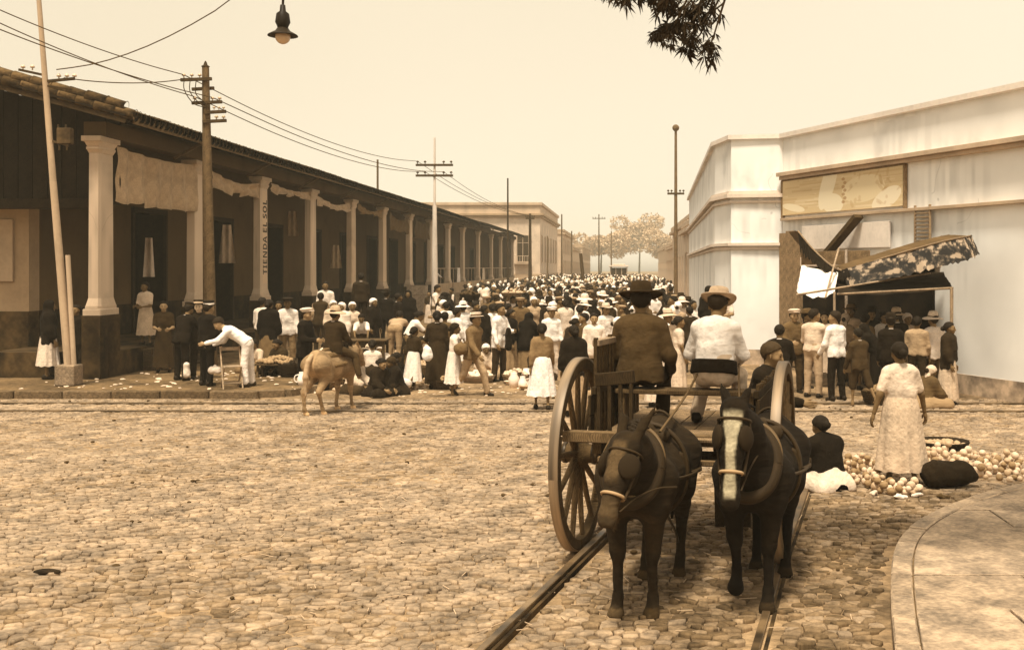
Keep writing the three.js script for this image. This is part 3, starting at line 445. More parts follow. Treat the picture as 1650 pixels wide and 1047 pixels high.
// ---------------------------------------------------------------- the colonnade
const CXL = -11.85, WX = -14.35, FL = .72, colD = [25.5, 31.1, 36.6, 42.4, 48.7, 55, 61.8, 68.4, 75.4, 82.2, 91.0, 100, 107.6, 119], ZE = -120.5;
const col = wthing('colonnade', 'long single storey arcade with plastered columns and tiled roof along the left side', 'building', CXL, 0, -25.5);
{
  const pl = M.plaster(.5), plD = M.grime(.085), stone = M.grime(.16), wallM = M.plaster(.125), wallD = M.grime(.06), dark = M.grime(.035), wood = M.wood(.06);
  // raised floor and its front
  wpart(col, 'platform', [box((CXL + WX) / 2 + .1, FL / 2, (ZE - 25.2) / 2 - .0, CXL - WX + .25, FL, -ZE - 25.2)], M.grime(.1));
  for (let k = 0; k < 4; k++) wpart(col, 'step', box(CXL + .55, .09 + k * .155 + .045, -28.2, .6 - k * .001 - k * .13, .15, 2.6, .012).translate(-k * .066, 0, 0), M.stone(.12));
  wpart(col, 'platform_edge', [box(CXL + .19, FL - .045, (ZE - 31.5) / 2, .34, .1, -ZE - 31.5, .015)], M.stone(.15));
  // back wall, pierced by a tall doorway in every bay
  const doors = []; for (let k = 0; k < 14; k++) { const a = 32.5 + k * 5.95; if (a < 112) doors.push([a, a + 2.45]); }
  let z = 27.4; const wt = .5, H = 6.84;
  for (const [a, b] of [...doors, [ -ZE, -ZE]]) { // solid strips, their lower part washed dark
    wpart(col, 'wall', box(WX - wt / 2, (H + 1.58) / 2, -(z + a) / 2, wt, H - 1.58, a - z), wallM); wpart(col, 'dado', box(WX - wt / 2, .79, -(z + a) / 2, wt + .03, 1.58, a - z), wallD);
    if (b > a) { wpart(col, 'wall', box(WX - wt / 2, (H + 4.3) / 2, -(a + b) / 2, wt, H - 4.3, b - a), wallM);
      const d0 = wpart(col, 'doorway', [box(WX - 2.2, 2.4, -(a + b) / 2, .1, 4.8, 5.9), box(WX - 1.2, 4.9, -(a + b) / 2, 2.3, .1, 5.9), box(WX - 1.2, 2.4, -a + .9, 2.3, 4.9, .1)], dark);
      wpart(col, 'door_frame', [box(WX + .02, 2.5, -a - .06, .1, 3.7, .12), box(WX + .02, 2.5, -b + .06, .1, 3.7, .12), box(WX + .02, 4.34, -(a + b) / 2, .1, .14, b - a)], wood);
      for (const s of [0, 1]) wpart(col, 'door_leaf', box(WX - .42, 2.5, s ? -b + .05 : -a - .05, .8, 3.55, .06, .01, s ? .12 : -.12), M.wood(.05)); }
    z = b;
  }
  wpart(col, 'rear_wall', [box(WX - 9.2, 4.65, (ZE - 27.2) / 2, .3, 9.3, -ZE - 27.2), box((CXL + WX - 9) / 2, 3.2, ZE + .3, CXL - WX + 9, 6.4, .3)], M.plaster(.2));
  // the end wall towards the square, and the dark boarded gable above it
  wpart(col, 'end_wall', box(WX - 5, (4.1 + 1.58) / 2, -27.4 + .24, 10, 2.52, .48), M.plaster(.33)); wpart(col, 'end_dado', box(WX - 5, .79, -27.4 + .24, 10, 1.58, .51), M.grime(.11));
  for (let x = CXL + .1, i = 0; x > WX - 9; x -= .34, i++) { const top = 6.0 + (CXL + .9 - x) * .27 - .12; wpart(col, 'gable_board', box(x - .165, (4.1 + top) / 2, -26.05 + rnd(-.01, .01), .325, top - 4.1, .05, .006), M.wood(.03 + rnd(.015))); }
  wpart(col, 'tie_beam', box((CXL - .2 + WX - 8) / 2, 4.12, -26.0, CXL - .2 - WX + 8, .24, .22, .015), M.wood(.05));
  { const f = wpart(col, 'shutter', box(gx(4, 27), 3.05, -26.88, .62, 1.5, .07, .01), M.plaster(.42)); }
  // columns
  const oct = (w, y0, y1, w1 = w) => { const c = .22, P = (s, y) => [[-s, -s + c * s], [-s + c * s, -s], [s - c * s, -s], [s, -s + c * s], [s, s - c * s], [s - c * s, s], [-s + c * s, s], [-s, s - c * s]].map(p => V(p[0], y, p[1])); const A = P(w / 2, y0), B = P(w1 / 2, y1), pos = [], uv = []; const tri = (...v) => v.forEach(p => { pos.push(p.x, p.y, p.z); uv.push(p.x + p.z + oct.s, p.y + oct.s * 3); }); for (let i = 0; i < 8; i++) { const j = (i + 1) % 8; tri(A[i], B[i], A[j]); tri(A[j], B[i], B[j]); tri(B[i], V(0, y1, 0), B[j]); tri(A[i], A[j], V(0, y0, 0)); } const g = new THREE.BufferGeometry(); g.setAttribute('position', new THREE.Float32BufferAttribute(pos, 3)); g.setAttribute('uv', new THREE.Float32BufferAttribute(uv, 2)); g.computeVertexNormals(); return g; };
  oct.s = 0; colD.forEach((d, i) => {
    oct.s = i * 1.37; const far = i > 7, g = new THREE.Group(); g.name = 'column'; g.position.set(0, 0, -d + .2 + 25.5); col.add(g);
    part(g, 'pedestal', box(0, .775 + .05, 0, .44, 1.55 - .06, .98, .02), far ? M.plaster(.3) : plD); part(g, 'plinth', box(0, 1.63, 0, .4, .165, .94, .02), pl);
    part(g, 'base_moulding', [oct(.59, 1.715, 1.78, .59).scale(.62, 1, 1.56), oct(.57, 1.78, 1.95, .475).scale(.6, 1, 1.6)], pl);
    part(g, 'shaft', oct(.47, 1.95, 5.2, .44).scale(.6, 1, 1.6), mat(.5 + rnd(-.05, .06), { map: T.streak }));
    part(g, 'capital', [oct(.45, 5.2, 5.28, .53), oct(.55, 5.282, 5.33, .55), oct(.5, 5.332, 5.45, .62), box(0, 5.51, 0, .66, .12, .66, .01)].map(g => g.scale(.66, 1, 1.5)), pl);
    if (i === 2) { // shop name painted down the shaft
      const cv = document.createElement('canvas'); cv.width = 96; cv.height = 1024; const c = cv.getContext('2d'); c.fillStyle = '#fff'; c.fillRect(0, 0, 96, 1024); c.translate(48, 512); c.rotate(-Math.PI / 2); c.fillStyle = '#2a2018'; c.font = 'bold 118px sans-serif'; c.textAlign = 'center'; c.textBaseline = 'middle'; c.fillText('TIENDA EL SOL', 0, 4, 1000);
      const t = new THREE.CanvasTexture(cv); t.colorSpace = THREE.SRGBColorSpace; t.anisotropy = 8;
      const s = part(g, 'painted_lettering', new THREE.PlaneGeometry(.46, 3.0).rotateY(Math.PI / 2).rotateZ(.0028).translate(.1405, 3.62, 0), new THREE.MeshStandardMaterial({ color: sep(.46), map: t, roughness: .95 }), 'TIENDA EL SOL painted in dark capitals down the column');
    }
  });
  // beam on the columns, ceiling, rafters, eave board, tiles
  const zc = (ZE - 25) / 2, LZ = -ZE - 25;
  wpart(col, 'architrave', box(CXL, 5.74, zc, .5, .32, LZ), M.plaster(.12));
  const eX = CXL + .98, eY = 5.83, sl = .27, rX = WX - 9, dx = eX - rX;
  const slope = (y0, t, x1 = eX, x0 = rX) => { const s = new THREE.Shape([[x1, eY + y0], [x0, eY + y0 + (x1 - x0) * sl], [x0, eY + y0 + (x1 - x0) * sl + t], [x1, eY + y0 + t]].map(p => new THREE.Vector2(...p))); return new THREE.ExtrudeGeometry(s, { depth: LZ + .9, bevelEnabled: false }).translate(0, 0, ZE - .2); };
  wpart(col, 'roof_deck', slope(.1, .05), M.wood(.04));
  for (let k = 0, zz = -24.7; zz > ZE; zz -= .62, k++) { const m = wpart(col, 'rafter', beam(V(eX - .03, eY + .055, zz), V(eX - 3.2, eY + .055 + 3.17 * sl, zz), .09, .1), M.wood(.05)); }
  wpart(col, 'eave_board', box(eX + .015, eY + .06, zc, .03, .15, LZ + .6), M.wood(.2));
  // barrel tiles: the 290 nearest the lip of the eave one by one
  const tileG = k => { const g = new THREE.CylinderGeometry(.115 + k, .1 + k, .46, 9, 1, true, Math.PI * .98, Math.PI * 1.04).rotateX(-Math.PI / 2), inner = new THREE.CylinderGeometry(.1 + k, .085 + k, .455, 9, 1, true, Math.PI * .98, Math.PI * 1.04).rotateX(-Math.PI / 2); const ii = inner.index; for (let i = 0; i < ii.count; i += 3) { const a = ii.getX(i); ii.setX(i, ii.getX(i + 1)); ii.setX(i + 1, a); } const ring = new THREE.RingGeometry(.1 + k, .115 + k, 9, 1, 0, Math.PI).translate(0, 0, .23); return merge([g, inner, ring]).rotateZ(0); };
  const tg = [tileG(0), tileG(.004), tileG(-.004)].map(g => { g.rotateZ(0); return g; });
  // orient: the tile's axis down the slope towards +x
  const q = new THREE.Quaternion().setFromEuler(new THREE.Euler(0, Math.PI / 2, 0)), q2 = new THREE.Quaternion().setFromAxisAngle(V(0, 0, 1), -Math.atan(sl));
  const tone = [.085, .11, .14].map(v => M.grime(v)); let n = 0; const rest = [], mm = new THREE.Matrix4(), one = V(1, 1, 1);
  const bump = k => .05 * noise(k * .031, 3.3, 1) ;
  for (let k = 0, zz = -24.55; zz > ZE; zz -= .27, k++) {
    const w = rnd(-.05, .05), p = V(eX - .14 + rnd(-.02, .02), eY + .205 + bump(k) + rnd(-.008, .008), zz);
    const qq = q2.clone().multiply(q).multiply(new THREE.Quaternion().setFromAxisAngle(V(0, 1, 0), w * .6));
    if (n < 290) { const m = part(col, 'roof_tile', tg[k % 3], tone[Math.floor(rnd(3))]); m.position.copy(p).sub(col.position); m.quaternion.copy(qq); n++; } else rest.push(mm.compose(p, qq, one).clone());
    for (let r = 1; r < 9; r++) rest.push(mm.compose(V(p.x - r * .38, p.y + r * .38 * sl, zz + rnd(-.01, .01)), qq, one).clone());
    // gutter tile between, hollow upwards
    const qf = qq.clone().multiply(new THREE.Quaternion().setFromAxisAngle(V(0, 0, 1), Math.PI)); for (let r = 0; r < 3; r++) rest.push(mm.compose(V(p.x + .03 - r * .38, p.y - .035 + r * .38 * sl, zz - .135), qf, one).clone());
  }
  const im = new THREE.InstancedMesh(tg[0], tone[0], rest.length); im.name = 'roof_tiles'; im.userData.kind = 'stuff'; const inv = new THREE.Matrix4().makeTranslation(-col.position.x, 0, 25.5); rest.forEach((m, i) => im.setMatrixAt(i, inv.clone().multiply(m))); col.add(shade(im));
  // the verge above the square: two courses of tiles seen along their length
  for (let k = 0; k < 19; k++) for (const c of [0, 1]) { const m = part(col, 'verge_tile', tg[k % 3], tone[Math.floor(rnd(3))]); m.position.set(eX - .05 - k * .4 - c * .2, eY + .2 + c * .13 + (k * .4 + c * .2) * sl + rnd(-.012, .012), -24.42 - c * .02 + rnd(-.02, .02)).sub(col.position); m.quaternion.copy(q2).multiply(q); m.scale.set(1.15, 1.15, 1); }
  for (const c of [0, 1]) wpart(col, 'verge_board', beam(V(eX, eY + .0 + c * .11, -24.36 - c * .05), V(rX, eY + c * .11 + dx * sl, -24.36 - c * .05), .03, .1), M.wood(.09 + c * .05));
  // braces under the eave and short drop pipes, pale with dust
  for (let i = 0; i < colD.length; i++) wpart(col, 'eave_brace', beam(V(CXL + .2, 5.45, -colD[i] - 3.4), V(eX - .04, eY + .03, -colD[i] - 3.4), .07, .07), M.wood(.16));
  // cloth hung between the columns against the sun
  const drape = (d0, d1, yt, yb, v, sag = .15, x = CXL + .1) => { const w = Math.ceil((d1 - d0) / .08), h = 12, g = new THREE.PlaneGeometry(1, 1, w, h), p = g.attributes.position, uv = g.attributes.uv, s = rnd(20); for (let i = 0; i < p.count; i++) { const u = p.getX(i) + .5, t = p.getY(i) + .5, zz = d0 + (d1 - d0) * u, top = yt - sag * Math.sin(u * Math.PI), bot = yb - .22 * noise(u * 4 + s, 1, 2) - .08 * noise(u * 13, s, 3); p.setXYZ(i, x + .07 * Math.sin(u * 34 + s) * (1 - t * .5) + .1 * noise(u * 5, t * 2, s), bot + (top - bot) * t, -zz); uv.setXY(i, zz, t * (yt - yb)); } g.computeVertexNormals(); return wpart(col, 'hanging_cloth', g, M.cloth(v)); };
  drape(25.9, 30.6, 5.45, 4.15, .36, .1); drape(31.9, 36.2, 5.4, 4.85, .34, .2); drape(37.3, 41.8, 5.45, 5.15, .4, .1); drape(42.9, 47.8, 5.4, 4.98, .42, .22); drape(49.4, 54.3, 5.45, 5.05, .2, .2); drape(56, 61, 5.4, 4.5, .13, .3); drape(62.6, 67.6, 5.4, 4.3, .1, .2);
  for (const [px, d, y0, y1, w, v] of [[239, 32.2, 383, 446, .3, .62], [365, 39.6, 362, 424, .5, .5], [470, 47.8, 340, 380, .5, .3], [541, 53.4, 395, 432, .5, .35]]) { const g = new THREE.PlaneGeometry(w, (y1 - y0) / F * d, 10, 14), p = g.attributes.position; for (let i = 0; i < p.count; i++) { const t = p.getY(i) / ((y1 - y0) / F * d) + .5; p.setX(i, p.getX(i) * (1.1 - .5 * t)); p.setZ(i, .05 * Math.sin(p.getX(i) * 30)); } g.computeVertexNormals(); g.rotateY(.5).translate(gx(px, d), gy((y0 + y1) / 2, d), -d); wpart(col, 'hanging_garment', g, M.cloth(v)); }
  // low walls and rails between the farther columns
  for (let i = 7; i < colD.length - 1; i++) { const a = colD[i] + .75, b = colD[i + 1] - .12; wpart(col, 'parapet', box(CXL + .12, .8, -(a + b) / 2, .24, 1.56, b - a), M.plaster(.34)); wpart(col, 'handrail', [beam(V(CXL, 2.55, -a), V(CXL, 2.55, -b), .08, .06), ...[.25, .5, .75].map(t => beam(V(CXL, 1.58, -a - (b - a) * t), V(CXL, 2.55, -a - (b - a) * t), .06, .06))], M.wood(.4)); wpart(col, 'buttress', shapeOf([V(CXL + .25, 0, -a - .1), V(CXL + .9, 0, -a - .2), V(CXL + .9, 0, -a - .55), V(CXL + .25, 0, -a - .6)], 0, .9), M.plaster(.4)); }
}

// ---------------------------------------------------------------- buildings beyond
function windowPart(parent, name, x, y, z, w, h, nx, nz, frameV = .5, glassV = .05) { // tall opening, set into a wall facing (nx, nz)
  const ry = Math.atan2(nx, nz), g = new THREE.Group(); g.name = name; g.position.set(x, y, z); g.rotation.y = ry; parent.add(g);
  part(g, 'pane', box(0, 0, .005, w, h, .03), mat(glassV, { roughness: .3 })); const t = .12;
  part(g, 'frame', [box(-w / 2 - t / 2, 0, .04, t, h + 2 * t, .1), box(w / 2 + t / 2, 0, .04, t, h + 2 * t, .1), box(0, h / 2 + t / 2, .04, w, t, .1), box(0, -h / 2 - t / 2, .06, w, t, .16), box(0, 0, .03, .06, h, .05), box(0, h * .22, .03, w, .05, .05)], M.plaster(frameV)); return g;
}
{
  const b = thing('corner_house', 'pale two storey house with heavy cornice past the end of the colonnade', 'building', -9.75, 0, -130, .0);
  const wl = M.plaster(.6), R = 17 * rad * .0;
  part(b, 'wall', [box(-11, 4.9, -17, 22, 9.8, 34)], wl); part(b, 'plinth', box(-11, .93, -17, 22.3, 1.86, 34.3, .03), M.plaster(.42));
  part(b, 'cornice', [box(-11, 8.75, -17, 22.9, .28, 34.9, .04), box(-11, 8.5, -17, 22.5, .22, 34.5, .04)], M.plaster(.34)); part(b, 'parapet', [box(-11, 10.0, -17, 22.5, .36, 34.5, .04), box(-11, 9.4, -17, 22.1, 1, 34.1)], M.plaster(.5));
  for (let k = 0; k < 6; k++) windowPart(b, 'window', .01, 4.8, -2.6 - k * 5.4, 1.25, 3, 1, 0); for (let k = 0; k < 4; k++) windowPart(b, 'window', -2 - k * 5, 4.8, .01, 1.3, 3, 0, 1);
  for (let k = 0; k < 4; k++) part(b, 'balcony', [box(-2 - k * 5, 3.05, .35, 2, .12, .7), ...Array.from({ length: 7 }, (_, i) => box(-2.85 - k * 5 + i * .28, 3.5, .62, .05, .8, .05)), box(-2 - k * 5, 3.92, .62, 2, .06, .07)], M.plaster(.5));
}
function farHouse(x, z, w, h, len, side, label, v = .55) { // a house whose wall faces the street: side 1 faces right
  const b = thing('street_house', label, 'building', x, 0, z), s = side;
  part(b, 'wall', box(-s * w / 2, h / 2, -len / 2, w, h, len), M.plaster(v)); part(b, 'cornice', [box(-s * (w / 2 - .2), h - .4, -len / 2, w + .4, .3, len + .3, .03), box(-s * (w / 2 - .1), h + .1, -len / 2, w + .2, .35, len + .1, .03)], M.plaster(v * .75));
  for (let k = 0; k < Math.floor(len / 5); k++) for (let f = 0; f < (h > 7 ? 2 : 1); f++) windowPart(b, f ? 'window' : 'doorway', s * .01, f ? h * .72 : 1.9, -2.6 - k * 5, 1.3, f ? 2.2 : 3.4, s, 0, .5, .07);
  windowPart(b, 'window', -s * w * .35, h * .6, .01, 1.2, 2.2, 0, 1); return b;
}
farHouse(-9.4, -172, 16, 8.2, 34, 1, 'hazy two storey house next along the left side of the street');
farHouse(-9.8, -210, 16, 6.4, 40, 1, 'low hazy house farther down the left side of the street', .5);
farHouse(-9.5, -256, 18, 7.6, 60, 1, 'farthest hazy house on the left side of the street', .5);
farHouse(4.6, -64, 9, 5.6, 22, -1, 'pale low house on the right of the street behind the white corner building', .62);
farHouse(5.6, -92, 12, 6.8, 36, -1, 'hazy pale house second along the right side of the street', .6);
farHouse(7.5, -134, 14, 6, 60, -1, 'hazy house third along the right side of the street', .55);
farHouse(9, -200, 16, 7, 90, -1, 'farthest hazy house on the right side of the street', .5);

// white corner building on the right, its corner cut off
const rb = wthing('white_corner_building', 'white plastered corner building with faded hoarding above the awning stall', 'building', 4.28, 0, -30);
{
  const wall = M.plaster(.94), trim = M.plaster(.8), dirn = V(.381, 0, .925), C = V(4.28, 0, -30), B = V(2.92, 0, -30.3), A = V(2.62, 0, -32), A2 = V(3.4, 0, -58), D = C.clone().addScaledVector(dirn, 14), top = 6.1;
  wpart(rb, 'wall', shapeOf([B, C, D, V(D.x + 8, 0, D.z - 2), V(16, 0, -58), A2, A].map(p => p), 0, top), mat(.94, { map: T.streak }));
  const band = (y0, y1, out, pts) => { const q = pts.map(p => p.clone()), r = pts.map((p, i) => { const a = pts[Math.max(0, i - 1)], b = pts[Math.min(pts.length - 1, i + 1)], t = b.clone().sub(a).normalize(); return p.clone().add(V(-t.z, 0, t.x).multiplyScalar(out)); }); return shapeOf([...q, ...r.reverse()], y0, y1); };
  const corner = [A2, A, B, C];
  wpart(rb, 'cornice_moulding', [band(4.52, 4.62, .16, corner), band(4.62, 4.7, .1, corner), band(4.38, 4.44, .07, corner)], M.plaster(.72));
  wpart(rb, 'stained_base', [band(0, .42, .015, [A2, A, B, C, D])], M.grime(.5));
  wpart(rb, 'string_course', [band(3.22, 3.3, .13, corner), band(3.12, 3.2, .06, corner)], M.plaster(.7));
  wpart(rb, 'parapet_coping', [band(top + .002, top + .12, .12, [A2, A, B, C, D])], trim);
  const W = (t, y, o) => C.clone().addScaledVector(dirn, t).add(V(-dirn.z, 0, dirn.x).multiplyScalar(o)).setY(y), ry = Math.atan2(dirn.x, dirn.z) - Math.PI / 2; // along the slanting wall
  const pan = (t0, t1, y0, y1, o, th) => { const m = W((t0 + t1) / 2, (y0 + y1) / 2, o); return box(m.x, m.y, m.z, t1 - t0, y1 - y0, th, .006, ry); };
  wpart(rb, 'long_cornice', [pan(.05, 13.8, 5.06, 5.16, .13, .24), pan(.05, 13.8, 4.97, 5.055, .08, .15)], M.plaster(.5));
  wpart(rb, 'ledge', pan(.1, 13.6, 3.88, 3.95, .08, .14), M.plaster(.45));
  // faded painted hoarding
  const cv = document.createElement('canvas'); cv.width = 1024; cv.height = 256; { const c = cv.getContext('2d'); c.fillStyle = '#d8c39a'; c.fillRect(0, 0, 1024, 256); const el = (x, y, w, h, r, f) => { c.fillStyle = f; c.beginPath(); c.ellipse(x, y, w, h, r, 0, 7); c.fill(); }; for (let i = 0; i < 60; i++) { c.fillStyle = ['rgba(160,120,70,.16)', 'rgba(255,245,220,.18)'][i % 2]; c.fillRect(rnd(-50, 900), rnd(256), rnd(80, 420), rnd(4, 16)); } el(430, 60, 60, 190, .35, '#efe4c8'); el(470, 200, 90, 70, .2, '#efe4c8'); el(110, 205, 110, 26, .22, '#eee2c4'); el(720, 120, 170, 90, -.1, '#e6d6b2'); el(900, 200, 120, 60, -.5, '#efe4ca'); for (let i = 0; i < 7; i++) el(560 + (i % 2) * 14, 40 + i * 26, 14, 11, 0, 'rgba(150,105,60,.5)'); for (let i = 0; i < 26; i++) el(rnd(600, 1000), rnd(256), rnd(8, 40), rnd(4, 14), rnd(3), 'rgba(170,130,80,.2)'); }
  const bt = new THREE.CanvasTexture(cv); bt.colorSpace = THREE.SRGBColorSpace;
  const hbG = pan(.12, 5.4, 4.02, 4.93, .06, .05); { const uv = hbG.attributes.uv; for (let i = 0; i < uv.count; i++) uv.setXY(i, uv.getX(i) / 5.28 + .5, uv.getY(i) / .91 + .5); }
  const hb = wpart(rb, 'hoarding', hbG, new THREE.MeshStandardMaterial({ color: sep(.9, .4), roughness: .9, map: bt }), 'faded painted hoarding with blurred patches');
  wpart(rb, 'hoarding_frame', [pan(.06, .12, 3.96, 4.96, .06, .09), pan(.12, 5.4, 4.934, 4.965, .06, .09), pan(5.4, 5.46, 3.96, 4.96, .06, .09)], M.wood(.25));
  // opening below, its shade and a wide dark jamb
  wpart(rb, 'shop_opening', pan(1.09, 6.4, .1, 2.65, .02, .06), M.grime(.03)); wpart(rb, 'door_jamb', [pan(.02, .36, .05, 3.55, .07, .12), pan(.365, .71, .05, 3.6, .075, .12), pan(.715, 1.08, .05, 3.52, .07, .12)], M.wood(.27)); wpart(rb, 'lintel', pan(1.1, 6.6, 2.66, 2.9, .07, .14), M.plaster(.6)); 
  wpart(rb, 'sign_board', pan(1.15, 4.9, 3.1, 3.7, .09, .05), M.plaster(.8)); wpart(rb, 'sloping_prop', beam(W(3.9, 3.85, .25), W(2.6, 2.75, .5), .28, .1), M.wood(.12));
  for (let k = 0; k < 11; k++) wpart(rb, 'ladder_rung', pan(5.9, 6.35, 2.95 + k * .085, 2.985 + k * .085, .12, .05), M.wood(.3));
  for (const t of [5.87, 6.38]) wpart(rb, 'ladder_rail', beam(W(t, 2.7, .12), W(t, 4.0, .12), .05, .05), M.wood(.3));
  rb.userData.W = undefined; delete rb.userData.W; rb.W = W; rb.dirn = dirn;
}

// ---------------------------------------------------------------- animals
// stands at the origin facing +z, 1.42 m at the withers
function beast(G, o) {
  const poll = V(...o.poll), muz = V(...o.muz), B = [], add = (a, b, ra, rb = ra, k) => B.push([...a, ...b, ra, rb, k]), lerp = (a, b, t) => a.clone().lerp(b, t).toArray();
  add([0, 1.0, .40], [0, .99, -.12], .27, .30); add([0, .99, -.12], [0, 1.08, -.52], .3, .27); add([0, 1.22, .34], [0, 1.2, -.2], .15, .15); add([0, 1.2, -.2], [0, 1.24, -.55], .15, .17);
  for (const s of [-1, 1]) {
    add([s * .15, 1.02, .40], [s * .15, .86, .46], .18, .13); add([s * .085, 1.0, .56], [s * .1, .9, .55], .125, .1, .03); add([s * .15, 1.08, -.58], [s * .17, .84, -.44], .2, .14);
    const f = (o.front ?? [[0, 0], [0, 0]])[s < 0 ? 0 : 1], h = (o.hind ?? [[0, 0], [0, 0]])[s < 0 ? 0 : 1]; // [swing, lift]
    const kz = .46 + f[0] * .5, fz = .45 + f[0] - f[1] * .5, ly = f[1];
    add([s * .15, .86, .46], [s * .135, .5 + ly * .4, kz], .105, .06, .05); add([s * .135, .5 + ly * .4, kz], [s * .13, .46 + ly * .4, kz], .062, .056, .02); add([s * .13, .46 + ly * .4, kz], [s * .13, .16 + ly, fz], .044, .036, .02); add([s * .13, .15 + ly, fz], [s * .13, .11 + ly, fz + .02], .046, .042, .02); add([s * .13, .1 + ly, fz + .02], [s * .13, .03 + ly, fz + .065], .042, .066, .015);
    const hz = -.76 + h[0] * .6, gz = -.68 + h[0];
    add([s * .17, .84, -.44], [s * .14, .54, hz + .02], .135, .068, .05); add([s * .14, .54, hz], [s * .14, .5, hz], .062, .058, .02); add([s * .14, .5, hz], [s * .135, .16 + h[1], gz], .05, .038, .02); add([s * .135, .15 + h[1], gz], [s * .135, .11 + h[1], gz + .02], .046, .042, .02); add([s * .135, .1 + h[1], gz + .02], [s * .135, .03 + h[1], gz + .065], .042, .066, .015);
  }
  const nb = V(poll.x * .15, 1.12, .5), nm = nb.clone().lerp(poll, .55).add(V(0, .04, 0)); add(nb.toArray(), nm.toArray(), .22, .155); add(nm.toArray(), poll.toArray(), .155, .1); add([0, 1.25, .36], nm.toArray(), .11, .1);
  const hd = muz.clone().sub(poll), hl = hd.length(), sd = V(1, 0, 0).applyAxisAngle(V(0, 1, 0), Math.atan2(hd.x, hd.z)), back = sd.clone().cross(hd).normalize(); // towards the throat or the forehead
  const fr = back.z > 0 ? back : back.negate();
  const at = (t, w, u) => poll.clone().addScaledVector(hd, t).addScaledVector(sd, w).addScaledVector(fr, u).toArray();
  add(at(.0, 0, .01), at(.45, 0, .02), .1, .085, .04); add(at(.45, 0, .02), at(.9, 0, .0), .085, .06, .04); for (const s of [-1, 1]) { add(at(.25, s * .04, -.05), at(.4, s * .04, -.06), .085, .07, .04); add(at(.22, s * .07, .06), at(.3, s * .07, .055), .032, .03, .03); add(at(.9, s * .025, .0), at(.99, s * .025, .0), .05, .045, .03); add(at(-.08, s * .06, -.0), at(-.08 - (o.ear ?? .16) / hl, s * (.08 + (o.ear ?? .16) * .25), -.01), .036, .008, .015); add(at(-.1, s * .06, -.0), at(-.08 - (o.ear ?? .16) / hl * .55, s * .085, -.01), .034, .03, .015); }
  const g = flesh(B, .07, o.cell ?? .017, .006); // coat
  const wp = new THREE.Vector3();
  paint(g, (x, y, z) => { wp.set(x, y, z); const rel = wp.clone().sub(poll), t = rel.dot(hd) / (hl * hl), w = rel.dot(sd), u = rel.dot(fr); let c = 1 + .25 * noise(x * 5, y * 4, z * 5); if (y < .085 && z > -2) c *= 2.4; else if (y < .5 && y > .1) c *= .8; return o.mark ? o.mark(t, w, u, c, x, y, z) : c; });
  part(G, 'body', g, mat(o.v, { vertexColors: true, roughness: .95, map: T.coat, bumpMap: T.clothBump, bumpScale: .006 }));
  // mane and tail
  const mn = []; for (let i = 0; i < 16; i++) { const t = i / 15, p = V(0, 1.34, .34).lerp(poll, t).add(V(0, .07 * Math.sin(t * 3.1) + .075, -.02)), s = i % 2 ? 1 : -1; for (let k = 0; k < 3; k++) mn.push(bar(p.clone().add(V(rnd(-.02, .02), 0, rnd(-.03, .03))), p.clone().add(V(s * rnd(.04, .12), -rnd(.04, .16) * (o.maneK ?? 1), rnd(-.05, .05))), .022, .006, 5)); }
  part(G, 'mane', mn, mat(o.mane ?? o.v * .5, { roughness: .7 }));
  const tl = [[0, 1.3, -.72, 0, 1.18, -.86, .045, .05], [0, 1.18, -.86, .02, .85, -.92, .05, .055], [.02, .85, -.92, .03, .45, -.9, .055, .02]]; part(G, 'tail', flesh(tl, .04, .02, .02), mat(o.tail ?? o.v * .7, { roughness: .8 }));
  G.A = at; G.poll = poll; G.hd = hd; G.sd = sd; G.fr = fr; return G;
}
const ringAround = (G, t, ru, rw, r, u0 = 0) => { const pts = []; for (let i = 0; i <= 16; i++) { const a = i / 16 * 6.2832; pts.push(V(...G.A(t, Math.cos(a) * rw, u0 + Math.sin(a) * ru))); } return tube(pts, r, 32, 5); };
